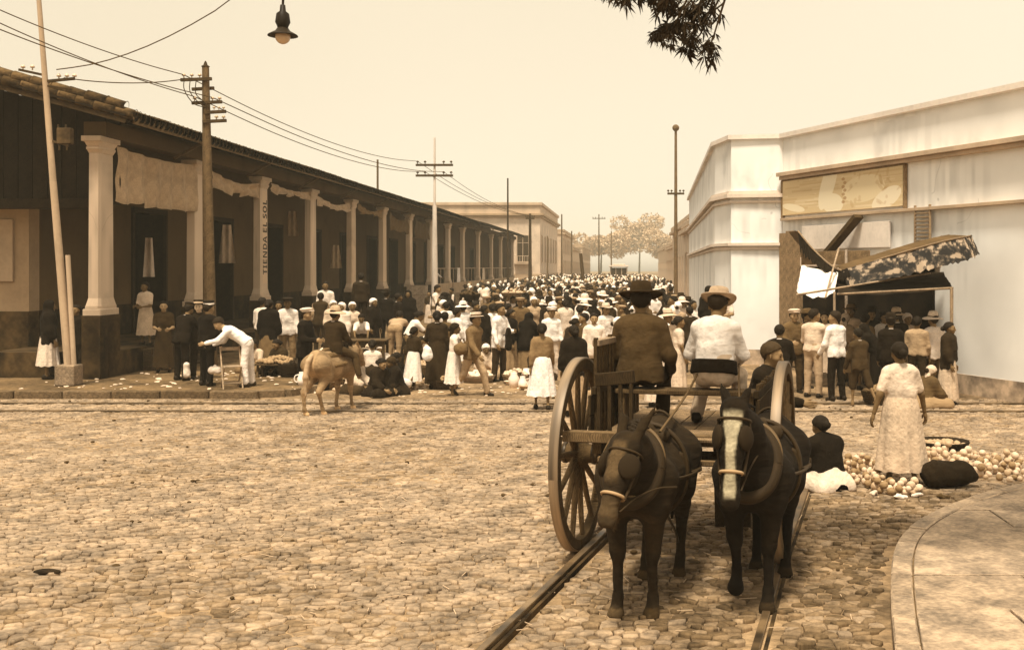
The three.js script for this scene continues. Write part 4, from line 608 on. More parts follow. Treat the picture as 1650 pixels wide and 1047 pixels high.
function harness(G, v) {
  const leather = mat(v, { roughness: .6 }), at = (t, w, u) => V(...G.A(t, w, u));
  part(G, 'bridle', [ringAround(G, .1, .125, .122, .011, -.015), ...[-1, 1].flatMap(s => [tube([at(.08, s * .115, 0), at(.3, s * .122, -.01), at(.5, s * .105, -.02), at(.68, s * .09, -.02)], .011, 12, 5), tube([at(.84, s * .075, -.02), at(.6, s * .11, -.12), at(.35, s * .16, -.3), at(.2, s * .2, -.5)], .007, 14, 4)])], leather);
  part(G, 'noseband', ringAround(G, .66, .084, .083, .013), mat(.27, { roughness: .7 }), 'pale leather noseband');
  for (const s of [-1, 1]) { const b = part(G, 'blinker', new THREE.SphereGeometry(.085, 14, 10).scale(.42, 1.12, .95), mat(.03, { roughness: .9 })); b.position.copy(at(.3, s * .105, .06)); b.quaternion.setFromUnitVectors(V(0, 1, 0), G.hd.clone().normalize()); b.rotateY(s * .5); }
  const ring = (c, rx, ry, r, tilt) => { const pts = []; for (let i = 0; i <= 24; i++) { const a = i / 24 * 6.2832; pts.push(V(c.x + Math.cos(a) * rx, c.y + Math.sin(a) * ry * Math.cos(tilt), c.z - Math.sin(a) * ry * Math.sin(tilt))); } return tube(pts, r, 48, 7); };
  part(G, 'collar', ring(V(0, 1.14, .56), .205, .275, .05, .5), mat(.05, { roughness: .75, map: T.coat })); part(G, 'hames', ring(V(0, 1.16, .54), .235, .31, .018, .5), mat(.12, { roughness: .5 }));
  part(G, 'saddle_pad', flesh([[0, 1.36, .02, 0, 1.36, -.12, .05, .05], [.12, 1.3, .02, .12, 1.3, -.12, .06, .06], [-.12, 1.3, .02, -.12, 1.3, -.12, .06, .06], [.26, 1.15, -.05, .3, .98, -.05, .035, .035], [-.26, 1.15, -.05, -.3, .98, -.05, .035, .035]], .06, .02), mat(.045, { roughness: .8 }));
  part(G, 'girth', ring(V(0, 1.02, -.05), .315, .37, .02, 0), leather);
  part(G, 'trace', [-1, 1].map(s => tube([V(s * .3, 1.05, .45), V(s * .34, 1.0, 0), V(s * .33, .96, -.5), V(s * .26, .98, -1.05)], .014, 20, 5)), leather);
  part(G, 'breeching', [tube([V(-.32, .98, -.2), V(-.33, .95, -.6), V(-.2, .93, -.84), V(0, .93, -.88), V(.2, .93, -.84), V(.33, .95, -.6), V(.32, .98, -.2)], .018, 40, 5), tube([V(-.32, .96, -.55), V(-.18, 1.28, -.5), V(0, 1.44, -.5), V(.18, 1.28, -.5), V(.32, .96, -.55)], .014, 30, 5)], leather);
}
const mule = thing('mule', 'dark brown mule with pale muzzle and blinkers hitched on the left of the cart', 'mule', .19, 0, -8.92, -.227);
beast(mule, { v: .042, ear: .3, cell: .0155, poll: [.03, 1.36, .88], muz: [-.06, .86, 1.14], front: [[.03, 0], [-.03, 0]], hind: [[.1, 0], [-.05, 0]], mane: .03, maneK: .6,
  mark: (t, w, u, c, x, y, z) => { if (t > -.05 && z > .55) { const ss = (a, b, q) => { const k = Math.max(0, Math.min(1, (q - a) / (b - a))); return k * k * (3 - 2 * k); };
    const face = ss(-.05, .06, t) * ss(.62, .4, t) * ss(.075, .045, Math.abs(w)) * ss(.0, .04, u), muzz = ss(.66, .82, t) * ss(.97, .9, t) + .35 * ss(.58, .66, t), k = c * (1 + 3.4 * face + 2.2 * Math.min(1, muzz)); return [k * .93, k, k * 1.25]; } return c; } });
harness(mule, .05);
const horse = thing('horse', 'black horse with a broad white blaze hitched on the right of the cart', 'horse', 1.12, 0, -9.12, -.27);
beast(horse, { v: .022, ear: .17, cell: .0155, poll: [-.06, 1.58, .9], muz: [-.06, .93, 1.12], front: [[.0, .12], [.03, 0]], hind: [[.0, 0], [.12, 0]], mane: .014,
  mark: (t, w, u, c, x, y, z) => { if (z > .7 && t > .0 && u > .0) { const half = .045 + .036 * Math.max(0, 1 - 3.2 * t) + .006 * Math.sin(9 * t) + .007 * noise(t * 7, w > 0 ? 1 : 5, 2), e = Math.max(0, Math.min(1, (half - Math.abs(w - .004)) / .012)) * Math.max(0, Math.min(1, t / .07)) * Math.max(0, Math.min(1, (.96 - t) / .06)); return [c + 34 * e, c + 50 * e, c + 92 * e]; } return c; } });
harness(horse, .05);
const donkey = thing('donkey', 'grey brown donkey seen from behind with a rider on the tram rails', 'donkey', gx(533, 20.3), 0, -20.35, 160 * rad); donkey.scale.setScalar(.83);
beast(donkey, { v: .25, ear: .27, cell: .024, poll: [.05, 1.32, 1.02], muz: [.06, .95, 1.3], front: [[.12, 0], [-.1, 0]], hind: [[.14, 0], [-.12, 0]], mane: .06, tail: .3, mark: (t, w, u, c, x, y, z) => (y < .55 ? c * 1.35 : c) * (z < -.6 && Math.abs(x) < .1 ? 1.5 : 1) });
part(donkey, 'saddle_cloth', flesh([[0, 1.4, .15, 0, 1.38, -.3, .05, .05], [.14, 1.28, .15, .15, 1.26, -.3, .07, .07], [-.14, 1.28, .15, -.15, 1.26, -.3, .07, .07], [.28, 1.08, .12, .3, 1.06, -.26, .05, .05], [-.28, 1.08, .12, -.3, 1.06, -.26, .05, .05]], .06, .025, .01), M.cloth(.16));

// ---------------------------------------------------------------- the cart
const CT = thing('horse_cart', 'two wheeled wooden cart with slatted side racks and a plank seat', 'cart', .515, 0, -10.29, -.227);
{
  const wd = M.wood(.14), wl = M.wood(.2), wdk = M.wood(.07), iron = mat(.09, { roughness: .45, metalness: .5, map: T.grime }), R = .9;
  const wheel = (x, spin) => {
    const g = new THREE.Group(); g.name = 'wheel'; g.position.set(x, R, 0); g.rotation.x = spin; CT.add(g);
    const prof = (r0, r1, w) => lathe([[r0, -w / 2], [r1, -w / 2], [r1, w / 2], [r0, w / 2], [r0, -w / 2]], 64).rotateZ(Math.PI / 2);
    const N = 7; for (let i = 0; i < N; i++) { const a = i / N * 6.2832, f = new THREE.Shape(); f.absarc(0, 0, R - .018, a + .006, a + 6.2832 / N - .006); f.absarc(0, 0, R - .115, a + 6.2832 / N - .006, a + .006, true); part(g, 'felloe', new THREE.ExtrudeGeometry(f, { depth: .075, bevelEnabled: true, bevelSize: .006, bevelThickness: .006, bevelOffset: -.006, bevelSegments: 1, curveSegments: 9 }).translate(0, 0, -.0375).rotateY(Math.PI / 2), M.wood(.13)); }
    part(g, 'tyre', prof(R - .017, R, .085), mat(.34, { roughness: .5, metalness: .25, map: T.grime }));
    for (let i = 0; i < 14; i++) { const a = (i + .5) / 14 * 6.2832, c = Math.cos(a), s = Math.sin(a); part(g, 'spoke', bar(V(.02 * Math.sign(x), s * .12, c * .12), V(0, s * (R - .1), c * (R - .1)), .034, .023, 8), M.wood(.18)); }
    part(g, 'hub', lathe([[0, -.2], [.07, -.2], [.085, -.17], [.09, -.08], [.135, -.05], [.135, .05], [.09, .08], [.085, .17], [.07, .2], [0, .2]], 24).rotateZ(Math.PI / 2), wd); part(g, 'hub_band', [prof(.088, .098, .03).translate(-.14, 0, 0), prof(.088, .098, .03).translate(.14, 0, 0)], iron);
  };
  wheel(-.95, .1); wheel(.95, .35);
  part(CT, 'axle', [beam(V(-.9, R, 0), V(.9, R, 0), .11, .11), bar(V(-1.2, R, 0), V(1.2, R, 0), .04, .04, 10)], wdk);
  for (const s of [-1, 1]) part(CT, 'side_sill', beam(V(s * .68, 1.03, .42), V(s * .68, 1.03, -1.66), .09, .12), wd);
  for (let i = 0; i < 7; i++) part(CT, 'floor_plank', box(-.6 + i * .2, 1.105 + rnd(.004), -.62, .192, .035, 2.04, .006), M.wood(.22 + rnd(-.04, .05)));
  part(CT, 'front_beam', beam(V(-.98, 1.13, .46), V(.82, 1.13, .46), .11, .1, .012), wl); part(CT, 'tail_beam', beam(V(-.74, 1.04, -1.68), V(.74, 1.04, -1.68), .09, .1), wd);
  part(CT, 'seat_board', box(.02, 1.455, -.46, 1.42, .045, .31, .012), M.wood(.17)); for (const s of [-1, 1]) part(CT, 'seat_bracket', [box(s * .62, 1.28, -.46, .06, .32, .26, .008)], wd);
  for (const s of [-1, 1]) {
    if (s < 0) part(CT, 'rack_rail', beam(V(s * .74, 1.95, .22), V(s * .74, 1.93, -1.6), .07, .06, .01), M.wood(.34)); part(CT, 'rack_rail', beam(V(s * .74, 1.52, .3), V(s * .74, 1.51, -1.6), .055, .07, .01), wdk);
    for (let i = 0; i < 14; i++) part(CT, 'rack_slat', beam(V(s * .74, 1.08, .2 - i * .135), V(s * .745, s > 0 ? 1.57 + rnd(.04) : i % 4 ? 1.93 : 2.0, .2 - i * .135), .035, .055, .006), M.wood(.09 + rnd(.06)));
  }
  for (const s of [-1, 1]) for (const k of [0, 1]) part(CT, 'side_board', box(s * .765, 1.21 + k * .185, -.62, .025, .178, 1.96, .004), M.wood(.06 + k * .02));
  // short turned-back rack in front, left of the drivers
  part(CT, 'end_rack', [beam(V(-.72, 1.62, .3), V(-.36, 1.66, .3), .05, .12, .01), ...[0, 1, 2, 3].map(i => beam(V(-.69 + i * .1, 1.1, .3), V(-.69 + i * .1, 1.62, .3), .035, .04, .006))], wdk);
  part(CT, 'draught_pole', beam(V(.0, 1.0, .5), V(.02, .92, 2.1), .075, .085, .015), M.wood(.2)); part(CT, 'swingletree', [beam(V(-.62, .96, .62), V(.66, .96, .62), .06, .05, .012), beam(V(-.1, .97, .5), V(-.1, .97, .66), .05, .04)], wl);
  part(CT, 'footboard', box(.42, 1.16, .42, .62, .03, .3, .008, 0, .14), M.wood(.27));
  for (const [x, z] of [[.2, -1.1], [.46, -1.15]]) part(CT, 'prop_leg', beam(V(x, 1.02, z), V(x + .02, .02, z - .03), .1, .1, .012), wdk);
  part(CT, 'brake_rod', [tube([V(-.1, 1.0, .5), V(-.12, .75, .55), V(.1, .35, .7), V(.12, .3, .75)], .012, 16, 5)], iron);
}
const FACE = 167; // the way the two men on the cart look
const drv = (lx, lz) => { const c = Math.cos(-.227), s = Math.sin(-.227); return [.515 + lx * c + lz * s, 10.29 + lx * s - lz * c]; };
{
  let [x, d] = drv(-.47, -.44);
  const m1 = person({ x, d, y: 1.12, yaw: FACE + 4, h: 1.76, label: 'man in brown jacket and dark wide brimmed hat on the cart seat', pose: 'sit', pp: { lL: [86, 10, -34, 4], lR: [86, 12, -30, 3], aL: [6, 16, 62, -8], aR: [-4, 20, 52, -4], lean: 9, nod: 6, turn: 8 }, top: ['jacket', .09], bot: ['trousers', .05], hat: ['wide', .06, .03], hatTilt: -.05, hair: .025, skin: .14, fat: 1.12, amp: .011, drop: .1, collar: .12, cell: .0125 });
  [x, d] = drv(.25, -.47);
  const m2 = person({ x, d, y: 1.12, yaw: FACE - 3, h: 1.7, label: 'man in white shirt with black sash and straw hat on the cart seat', pose: 'sit', pp: { lL: [84, 12, -26, 6], lR: [86, 12, -34, 3], aL: [14, 18, 70, -22], aR: [20, 14, 70, -20], lean: 12, nod: 20 }, top: ['shirt', .82], bot: ['trousers', .5], sash: .02, hat: ['felt', .42, .2], hair: .03, skin: .16, fat: 1.16, amp: .012, untuck: .0, cell: .0125 });
  // reins from the second man's hands down to the animals
  const h2 = wj(m2, 'wR'), h3 = wj(m2, 'wL'), r = (h, t, label) => { const e = V(...t); const g = thing('rein', label, 'rein', h.x, h.y, h.z); part(g, 'strap', tube([V(0, 0, 0), e.clone().sub(h).multiplyScalar(.4).add(V(0, -.05, 0)), e.clone().sub(h)], .011, 24, 5), mat(.12, { roughness: .7 })); };
  mule.updateMatrixWorld(true); horse.updateMatrixWorld(true);
  r(h3, V(.16, 1.38, .3).applyMatrix4(mule.matrixWorld).toArray(), 'leather rein running from the white shirted man to the mule'); r(h2, V(-.12, 1.4, .3).applyMatrix4(horse.matrixWorld).toArray(), 'leather rein running from the white shirted man to the black horse');
}

// ---------------------------------------------------------------- the people one can tell apart
// hy: the row of the crown of the head, from which the distance follows
function Q(px, at, h, yaw, label, o = {}) {
  const y = o.y ?? 0, d = at.d ?? (at.fy ? gd(at.fy, y) : (EYE - y - h) * F / (at.hy - CY)); return person({ px, d, y, h, yaw, label, ...o });
}
const S = (v, o) => ['shirt', v], JK = v => ['jacket', v], DR = v => ['dress', v], SH = v => ['shawl', v], TR = v => ['trousers', v], SK = v => ['skirt', v], LG = v => ['long', v];
// right foreground: the fruit seller and the woman walking up to her
Q(1452, { fy: 782 }, 1.7, 186, 'dark haired woman in long pale dress walking behind the heap of fruit', { fem: true, pose: 'walk', pp: { aL: [-10, 24, 4, 16], aR: [6, 24, 12, 14], lL: [8, 2, 2, 2], lR: [-6, 2, -14, 2], nod: 6 }, top: DR(.6), bot: LG(.5), hem: .2, flare: .31, hair: .022, skin: .15, shoes: .03, fat: 1.24, amp: .012 });
Q(1338, { d: 13.25 }, 1.64, 205, 'woman in black jacket and pale skirt sitting on the ground beside the rail', { fem: true, pose: 'ground', top: SH(.016), bot: ['spread', .62], hair: .02, skin: .16, shoes: null });
// the group before the awning stall
Q(1256, { fy: 602, d: 19.6 }, 1.6, 170, 'person in black seen from behind between the horse and the awning group', { pose: 'chat', top: JK(.018), bot: TR(.02), hair: .02, skin: .15});
Q(1216, { d: 12.5 }, 1.8, 70, 'bareheaded man in dark suit just behind the right cart wheel, one hand held out', { pose: 'chat', pp: { lean: 16, aR: [40, 6, 84, 4], nod: 4 }, top: JK(.022), bot: TR(.02), hair: .06, skin: .2 });
Q(1279, { d: 23.4 }, 1.72, 12, 'man in pale flat cap and brown suit facing out from the awning group', { pose: 'hold', top: JK(.14), bot: TR(.07), hat: ['cap', .6], skin: .26, collar: .8 });
Q(1311, { fy: 641 }, 1.76, 150, 'man in tan shirt and tan trousers with folded arms in the awning group', { pose: 'fold', pp: { turn: -40 }, top: S(.55), bot: TR(.36), hair: .025, skin: .22, fat: 1.1 });
Q(1298, { d: 24.2 }, 1.66, 60, 'man in black suit and dark hat half hidden behind the tan shirted man', { top: JK(.03), bot: TR(.025), hat: ['felt', .12, .04], skin: .2 });
Q(1348, { fy: 646 }, 1.74, 215, 'man in loose white shirt and black trousers seen from behind near the awning', { pose: 'stand', pp: { aL: [14, 10, 40, -4], turn: 30 }, top: S(.84), bot: TR(.022), hair: .03, skin: .22, untuck: .1 });
Q(1330, { d: 24.6 }, 1.62, -20, 'dark haired woman in pale blouse behind the white shirted man', { fem: true, pose: 'fold', top: DR(.6), bot: SK(.5), hair: .02, skin: .26 });
Q(1386, { fy: 655 }, 1.46, 205, 'boy in brown jacket and knee trousers striding before the awning', { pose: 'stride', pp: { lL: [14, 4, -2, 2], lR: [-24, 4, -34, 2], aR: [40, 24, 60, 10], aL: [10, 10, 24, 4] }, top: JK(.07), bot: ['shorts', .06], hair: .02, skin: .17, shoes: null });
Q(1372, { d: 25.6 }, 1.7, -30, 'man in grey felt hat and pale jacket at the back of the awning group', { top: JK(.45), bot: TR(.1), hat: ['felt', .16, .05], skin: .2 });
Q(1362, { d: 24.8 }, 1.58, 150, 'person in pale headcloth at the back of the awning group', { fem: true, top: DR(.3), bot: SK(.2), hat: ['wrap', .5], skin: .18 });
Q(1418, { d: 22.6 }, 1.56, 250, 'woman in black shawl bending by the dark stall opening', { fem: true, pose: 'stoop', top: SH(.016), bot: LG(.02), hood: true, skin: .15 });
Q(1424, { d: 24.2 }, 1.64, 20, 'woman in white bodice standing inside the shade of the stall', { fem: true, pose: 'hold', top: DR(.7), bot: SK(.08), hair: .02, skin: .18 });
Q(1446, { d: 23.6 }, 1.7, 190, 'man in dark jacket and straw hat at the right of the stall', { top: JK(.03), bot: TR(.03), hat: ['straw', .42, .06], skin: .16 });
Q(1478, { d: 22.4 }, 1.62, 160, 'man in spotted grey shirt rightmost before the white wall', { top: S(.3), bot: TR(.05), hair: .02, skin: .15 });
Q(1404, { d: 24.9 }, 1.68, 0, 'man in dark hat and waistcoat facing out from the stall shade', { top: S(.5), vest: .03, bot: TR(.03), hat: ['felt', .04, .02], skin: .2 });
Q(1462, { d: 24.4 }, 1.6, 10, 'woman in pale headcloth under the right end of the awning', { fem: true, top: DR(.5), bot: SK(.3), hat: ['wrap', .7], skin: .18 });
Q(1436, { d: 21.9 }, 1.66, 170, 'man in black coat seen from behind left of the pale dressed woman', { top: JK(.02), bot: TR(.02), hat: ['felt', .03, .02], skin: .16 });
Q(1506, { d: 22.6 }, 1.66, 200, 'man in white jacket seen from behind under the right end of the awning', { top: S(.7), bot: TR(.1), hat: ['straw', .6, .1], untuck: .14, skin: .18 });
Q(1528, { d: 21.4 }, 1.56, 60, 'woman in dark shawl and pale skirt farthest right at the awning', { fem: true, top: SH(.04), bot: LG(.5), hair: .02, skin: .16 });
Q(1490, { d: 21.0 }, 1.5, 120, 'woman in grey dress sitting behind the flat basket at the right', { fem: true, pose: 'ground', top: SH(.12), bot: ['spread', .25], hat: ['wrap', .55], skin: .16, shoes: null });
Q(1394, { d: 23.9 }, 1.62, 140, 'woman in brown blouse pressed behind the striding boy', { fem: true, top: DR(.16), bot: SK(.06), hair: .02, skin: .16 });
// raised on a crate against the corner wall
Q(1166, { d: 27.2 }, 1.6, 5, 'dark haired woman in pale dress standing raised before the white corner wall', { fem: true, y: .46, pose: 'fold', top: DR(.66), bot: LG(.55), hair: .02, skin: .24 });
Q(1143, { d: 29 }, 1.62, 190, 'person in black shawl raised beside the pale dressed woman at the white corner', { fem: true, y: .5, top: SH(.018), bot: LG(.02), hood: true, skin: .2 });
// left end, by the first column
Q(76, { d: 24.9 }, 1.72, 120, 'woman in black shawl and white skirt leftmost by the tall pale post', { fem: true, y: LP, pose: 'stand', top: SH(.016), bot: LG(.62), hem: .3, hood: true, apron: .72, skin: .16 });
Q(124, { d: 25.0 }, 1.62, -10, 'person in dark waistcoat and white sleeves behind the tall pale post', { y: LP, pose: 'akimbo', top: S(.66), vest: .02, bot: TR(.02), hair: .02, skin: .16 });
Q(234, { d: 27.6 }, 1.52, -15, 'girl in long pale smock standing on the arcade floor behind the steps', { fem: true, y: FL, pose: 'hold', top: DR(.52), bot: LG(.46), hem: .28, hair: .02, skin: .14 });
Q(263, { d: 26.4 }, 1.66, 20, 'woman in dark plaid dress before the arcade steps', { fem: true, y: LP, pose: 'hold', top: DR(.07), bot: LG(.065), hair: .02, skin: .24 });
Q(292, { d: 24.6 }, 1.68, 160, 'man in dark uniform bending with a white cuff beside the plaid dress', { y: LP, pose: 'stoop', pp: { lean: 18 }, top: JK(.018), bot: TR(.02), hair: .02, hat: ['kepi', .02, .05], skin: .2 });
Q(333, { d: 23.5 }, 1.72, 150, 'policeman in black uniform and white banded cap', { y: LP, top: JK(.014), bot: TR(.014), hat: ['kepi', .02, .75], skin: .22, collar: .05, drop: .2 });
Q(320, { d: 24.9 }, 1.7, 10, 'man with pale face and dark cap beyond the policeman', { y: LP, top: JK(.03), bot: TR(.03), hat: ['kepi', .04, .4], skin: .4 });
Q(398, { d: 23.3 }, 1.66, -82, 'man in white shirt and white trousers bending over a folding chair', { y: LP, pose: 'bow', pp: { lean: 52, hunch: .07, aL: [44, 10, 78, 4], aR: [34, 8, 70, -4], lL: [6, 3, -6, 3], lR: [-6, 3, -4, 3], nod: 20 }, top: S(.86), bot: TR(.8), hair: .03, skin: .26, shoes: .04 });
Q(416, { d: 26.6 }, 1.5, -20, 'woman in pale bodice sitting on the ground by the vegetable boards', { fem: true, y: LP, pose: 'ground', top: DR(.5), bot: ['spread', .2], hair: .02, skin: .17, shoes: null });
Q(432, { d: 26.8 }, 1.68, 175, 'woman in black shawl and grey brown skirt seen from behind', { fem: true, y: LP, top: SH(.014), bot: LG(.17), hair: .02, skin: .16 });
Q(421, { d: 28.6 }, 1.68, 160, 'man in white shirt just beyond the black shawl', { y: LP, top: S(.7), bot: TR(.06), hair: .02, skin: .15 });
Q(463, { d: 27.6 }, 1.7, 15, 'man in white jacket and tan trousers facing out by the third column', { y: LP, pose: 'chat', top: S(.76), bot: TR(.2), untuck: .12, hair: .02, hat: ['cap', .03], skin: .15 });
Q(448, { d: 29.5 }, 1.56, 20, 'woman in white blouse behind the man in the white jacket', { fem: true, y: LP, top: DR(.62), bot: SK(.3), hair: .02, skin: .16 });
Q(490, { d: 24 }, 1.72, 80, 'man in pale flat cap and long black coat reading in profile', { pose: 'hold', top: JK(.016), bot: TR(.016), hat: ['cap', .66], drop: .24, skin: .24 });
Q(536, { d: 20.34 }, 1.5, 160, 'boy in dark jacket and straw hat riding the donkey', {  pose: 'ride', lift: .60, top: JK(.05), bot: TR(.08), hat: ['straw', .4, .2], skin: .16, shoes: null, cell: .021 });
// among the columns
Q(516, { d: 33 }, 1.7, 190, 'man in brown waistcoat standing by the fourth column', { y: LP, top: S(.3), vest: .06, bot: TR(.05), hair: .02, skin: .15 });
Q(524, { d: 34 }, 1.72, 10, 'man in white shirt beside the fourth column', { y: LP + .3, top: S(.7), bot: TR(.1), hair: .02, skin: .16 });
Q(536, { d: 30 }, 1.56, 30, 'woman in white headcloth left of the seated vendors', { fem: true, y: LP, hat: ['wrap', .75], top: SH(.5), bot: LG(.1), skin: .15 });
Q(551, { d: 28.5 }, 1.56, -20, 'woman in white shawl behind the donkey rider', { fem: true, y: LP, hat: ['wrap', .7], top: SH(.66), bot: LG(.3), skin: .15 });
Q(567, { d: 29.5 }, 1.54, 20, 'woman with white head covering and bare arms behind the plank table', { fem: true, y: LP, pose: 'hold', hat: ['wrap', .78], top: DR(.55), bot: LG(.1), skin: .15 });
Q(583, { d: 27.8 }, 1.4, 10, 'woman in white bodice bending behind the plank table', { fem: true, y: LP, pose: 'stoop', top: DR(.75), bot: LG(.06), hair: .02, skin: .15 });
Q(600, { d: 30.8 }, 1.6, 60, 'woman in large white headcloth and black dress before the fifth column', { fem: true, y: LP, hat: ['wrap', .8], top: SH(.02), bot: LG(.02), skin: .15 });
Q(581, { d: 35 }, 1.7, 200, 'man in dark jacket in the arcade shade behind the headcloths', { y: FL, top: JK(.04), bot: TR(.03), hair: .02, skin: .14 });
Q(622, { d: 36 }, 1.7, 170, 'man in black coat and hat in the arcade shade past the fifth column', { y: LP, top: JK(.016), bot: TR(.016), hat: ['felt', .03, .02], skin: .14 });
Q(640, { d: 34 }, 1.66, 120, 'man in dark coat nearest the sixth column', { y: LP, top: JK(.02), bot: TR(.02), hair: .02, skin: .14 });
Q(657, { d: 36.5 }, 1.7, 10, 'woman in black with a hood in the shade beyond the sixth column', { fem: true, y: LP, top: SH(.014), bot: LG(.014), hood: true, skin: .14 });
Q(599, { d: 23.6 }, 1.46, 185, 'woman in white bodice seen from behind sitting among dark baskets', { fem: true, pose: 'sit', y: -.08, top: DR(.66), bot: ['lap', .05], hair: .02, skin: .17 });
Q(627, { d: 24.2 }, 1.5, 130, 'woman in black shawl sitting on the ground by the heaps', { fem: true, pose: 'ground', top: SH(.014), bot: ['spread', .02], hair: .02, skin: .16, shoes: null });
Q(604, { d: 22.9 }, 1.5, 60, 'woman in dark dress with pale face sitting lowest before the heaps', { fem: true, pose: 'ground', top: SH(.03), bot: ['spread', .025], hair: .02, skin: .22, shoes: null });
Q(644, { d: 23.2 }, 1.5, -70, 'woman in dark apron sitting beside the white cloth bundle', { fem: true, pose: 'ground', top: SH(.02), bot: ['spread', .03], hat: ['wrap', .06], skin: .16, shoes: null });
Q(636, { d: 28.4 }, 1.68, 180, 'man in pale brown trousers bent double over a basket', { pose: 'bow', y: LP, top: S(.3), bot: TR(.26), hair: .02, skin: .15 });
Q(655, { d: 28 }, 1.6, 120, 'woman in white blouse and dark skirt stooping past the bent man', { fem: true, pose: 'stoop', top: DR(.75), bot: LG(.03), hair: .02, skin: .15 });
// the three women with bundles and the man in the boater
Q(666, { d: 24 }, 1.36, 150, 'girl in dark blouse and white skirt seen from behind', { fem: true, pose: 'walk', top: S(.05), bot: SK(.78), hem: .26, hair: .02, skin: .13, shoes: null });
Q(704, { d: 24.2 }, 1.66, 190, 'tall woman in long dark dress seen from behind', { fem: true, pose: 'carry', top: JK(.045), bot: LG(.05), hair: .015, skin: .12, fat: 1.12 });
Q(716, { d: 26.2 }, 1.56, 175, 'boy in grey brown shirt behind the tall dark dress', { top: S(.13), bot: TR(.05), hair: .015, skin: .13 });
Q(731, { d: 23 }, 1.46, 100, 'girl in white dress with a dark headscarf carrying a bundle', { fem: true, pose: 'hold', top: DR(.74), bot: SK(.76), hem: .3, hat: ['wrap', .03], skin: .14, shoes: null });
Q(761, { d: 22.9 }, 1.72, 65, 'man in straw boater and brown suit walking by', { pose: 'stride', top: JK(.17), bot: TR(.3), hat: ['boater', .6, .1], skin: .2 });
Q(804, { d: 25.8 }, 1.76, 60, 'man in white jacket and dark trousers with a black coat on his arm', { pose: 'carry', top: S(.84), bot: TR(.05), untuck: .18, hair: .02, skin: .18 });
Q(822, { d: 26.8 }, 1.6, 75, 'woman in black shawl beside the man in the white jacket', { fem: true, top: SH(.016), bot: LG(.25), hair: .02, skin: .16 });
Q(846, { d: 26.9 }, 1.56, 160, 'woman in hooded black shawl stooping over the crockery', { fem: true, pose: 'stoop', pp: { lean: 22 }, top: SH(.014), bot: LG(.2), hood: true, skin: .16 });
Q(873, { fy: 661 }, 1.58, 186, 'woman in tan knitted jacket and white skirt walking away from behind', { fem: true, pose: 'walk', pp: { lL: [12, 2, 4, 2], lR: [-6, 2, -20, 2] }, top: S(.2), untuck: .06, bot: SK(.86), hem: .3, flare: .29, hair: .02, skin: .17 });
Q(888, { d: 26.5 }, 1.66, 20, 'man in white shirt and white straw cap beyond the tan jacket', { top: S(.84), bot: TR(.6), hat: ['cap', .78], skin: .2, fat: 1.15 });
Q(914, { d: 25 }, 1.5, 120, 'woman in dark brown shawl hunched near the left cart wheel', { fem: true, pose: 'stoop', pp: { lean: 20 }, top: SH(.04), bot: LG(.3), hair: .02, skin: .16 });
Q(925, { d: 19.8 }, 1.58, 200, 'woman in black just left of the cart rack', { fem: true, top: SH(.02), bot: LG(.3), hair: .02, skin: .16 });
Q(957, { d: 24 }, 1.62, 5, 'man in brown jacket and white striped shirt facing out above the cart rack', { pose: 'stand', top: S(.7), vest: .7, bot: TR(.1), hair: .02, skin: .22 });
Q(943, { d: 24.6 }, 1.6, -70, 'man in brown jacket beside the striped shirt above the cart rack', { top: JK(.12), bot: TR(.1), hair: .02, skin: .2 });
Q(934, { d: 28.5 }, 1.64, 170, 'dark haired woman in white blouse beyond the cart rack', { fem: true, top: DR(.82), bot: SK(.7), hair: .02, skin: .2 });
Q(866, { d: 33 }, 1.74, 0, 'man in black suit with white shirt front facing the camera', { top: JK(.02), vest: .02, bot: TR(.02), hair: .02, skin: .24, collar: .9 });
Q(884, { d: 32 }, 1.72, 20, 'man in dark suit close behind the white shirt front', { top: JK(.03), bot: TR(.02), hat: ['felt', .03, .02], skin: .2 });
Q(846, { d: 36 }, 1.78, 150, 'tall figure in hooded black shawl before the pale house plinth', { fem: true, top: SH(.016), bot: LG(.016), hood: true, skin: .16 });
Q(715, { d: 34 }, 1.84, 160, 'tall figure in black hooded cloak beside the white post', { fem: true, top: SH(.014), bot: LG(.014), hood: true, skin: .16 });
Q(702, { d: 37 }, 1.72, 80, 'man in pale shirt and belt facing right left of the white post', { y: .3, pose: 'chat', top: S(.66), bot: TR(.5), hair: .02, skin: .2, sash: .1 });
Q(691, { d: 70 }, 1.7, 60, 'man in white shirt leaning on the arcade rail', { x: CXL - .2, y: 1.0, pose: 'lean', top: S(.8), bot: TR(.6), hair: .02, skin: .2 });
Q(757, { d: 35 }, 1.58, 15, 'boy carrying a dark basket of goods on his head', { pose: 'headload', top: S(.6), bot: TR(.1), hair: .02, skin: .12 });
Q(746, { d: 30 }, 1.64, 200, 'woman in white dress and white hat behind the boater', { fem: true, top: DR(.85), bot: LG(.8), hat: ['straw', .8], skin: .2 });
Q(734, { d: 28 }, 1.58, 130, 'man in white shirt between the bundles and the cloaked figure', { top: S(.8), bot: TR(.2), hair: .02, skin: .15 });
Q(779, { d: 29.5 }, 1.6, 120, 'woman in black shawl right behind the straw boater', { fem: true, top: SH(.02), bot: LG(.05), hair: .02, skin: .15 });
Q(793, { d: 30 }, 1.62, 200, 'woman in white blouse left behind the white jacket', { fem: true, top: DR(.8), bot: SK(.5), hair: .02, skin: .15 });
Q(812, { d: 41 }, 1.72, 60, 'man in dark waistcoat and white sleeves near the last columns', { top: S(.7), vest: .03, bot: TR(.05), hat: ['felt', .06, .03], skin: .15 });
Q(826, { d: 38 }, 1.62, 30, 'woman balancing a wide flat basket before the last columns', { fem: true, pose: 'headload', top: DR(.7), bot: LG(.5), hair: .02, skin: .15 });
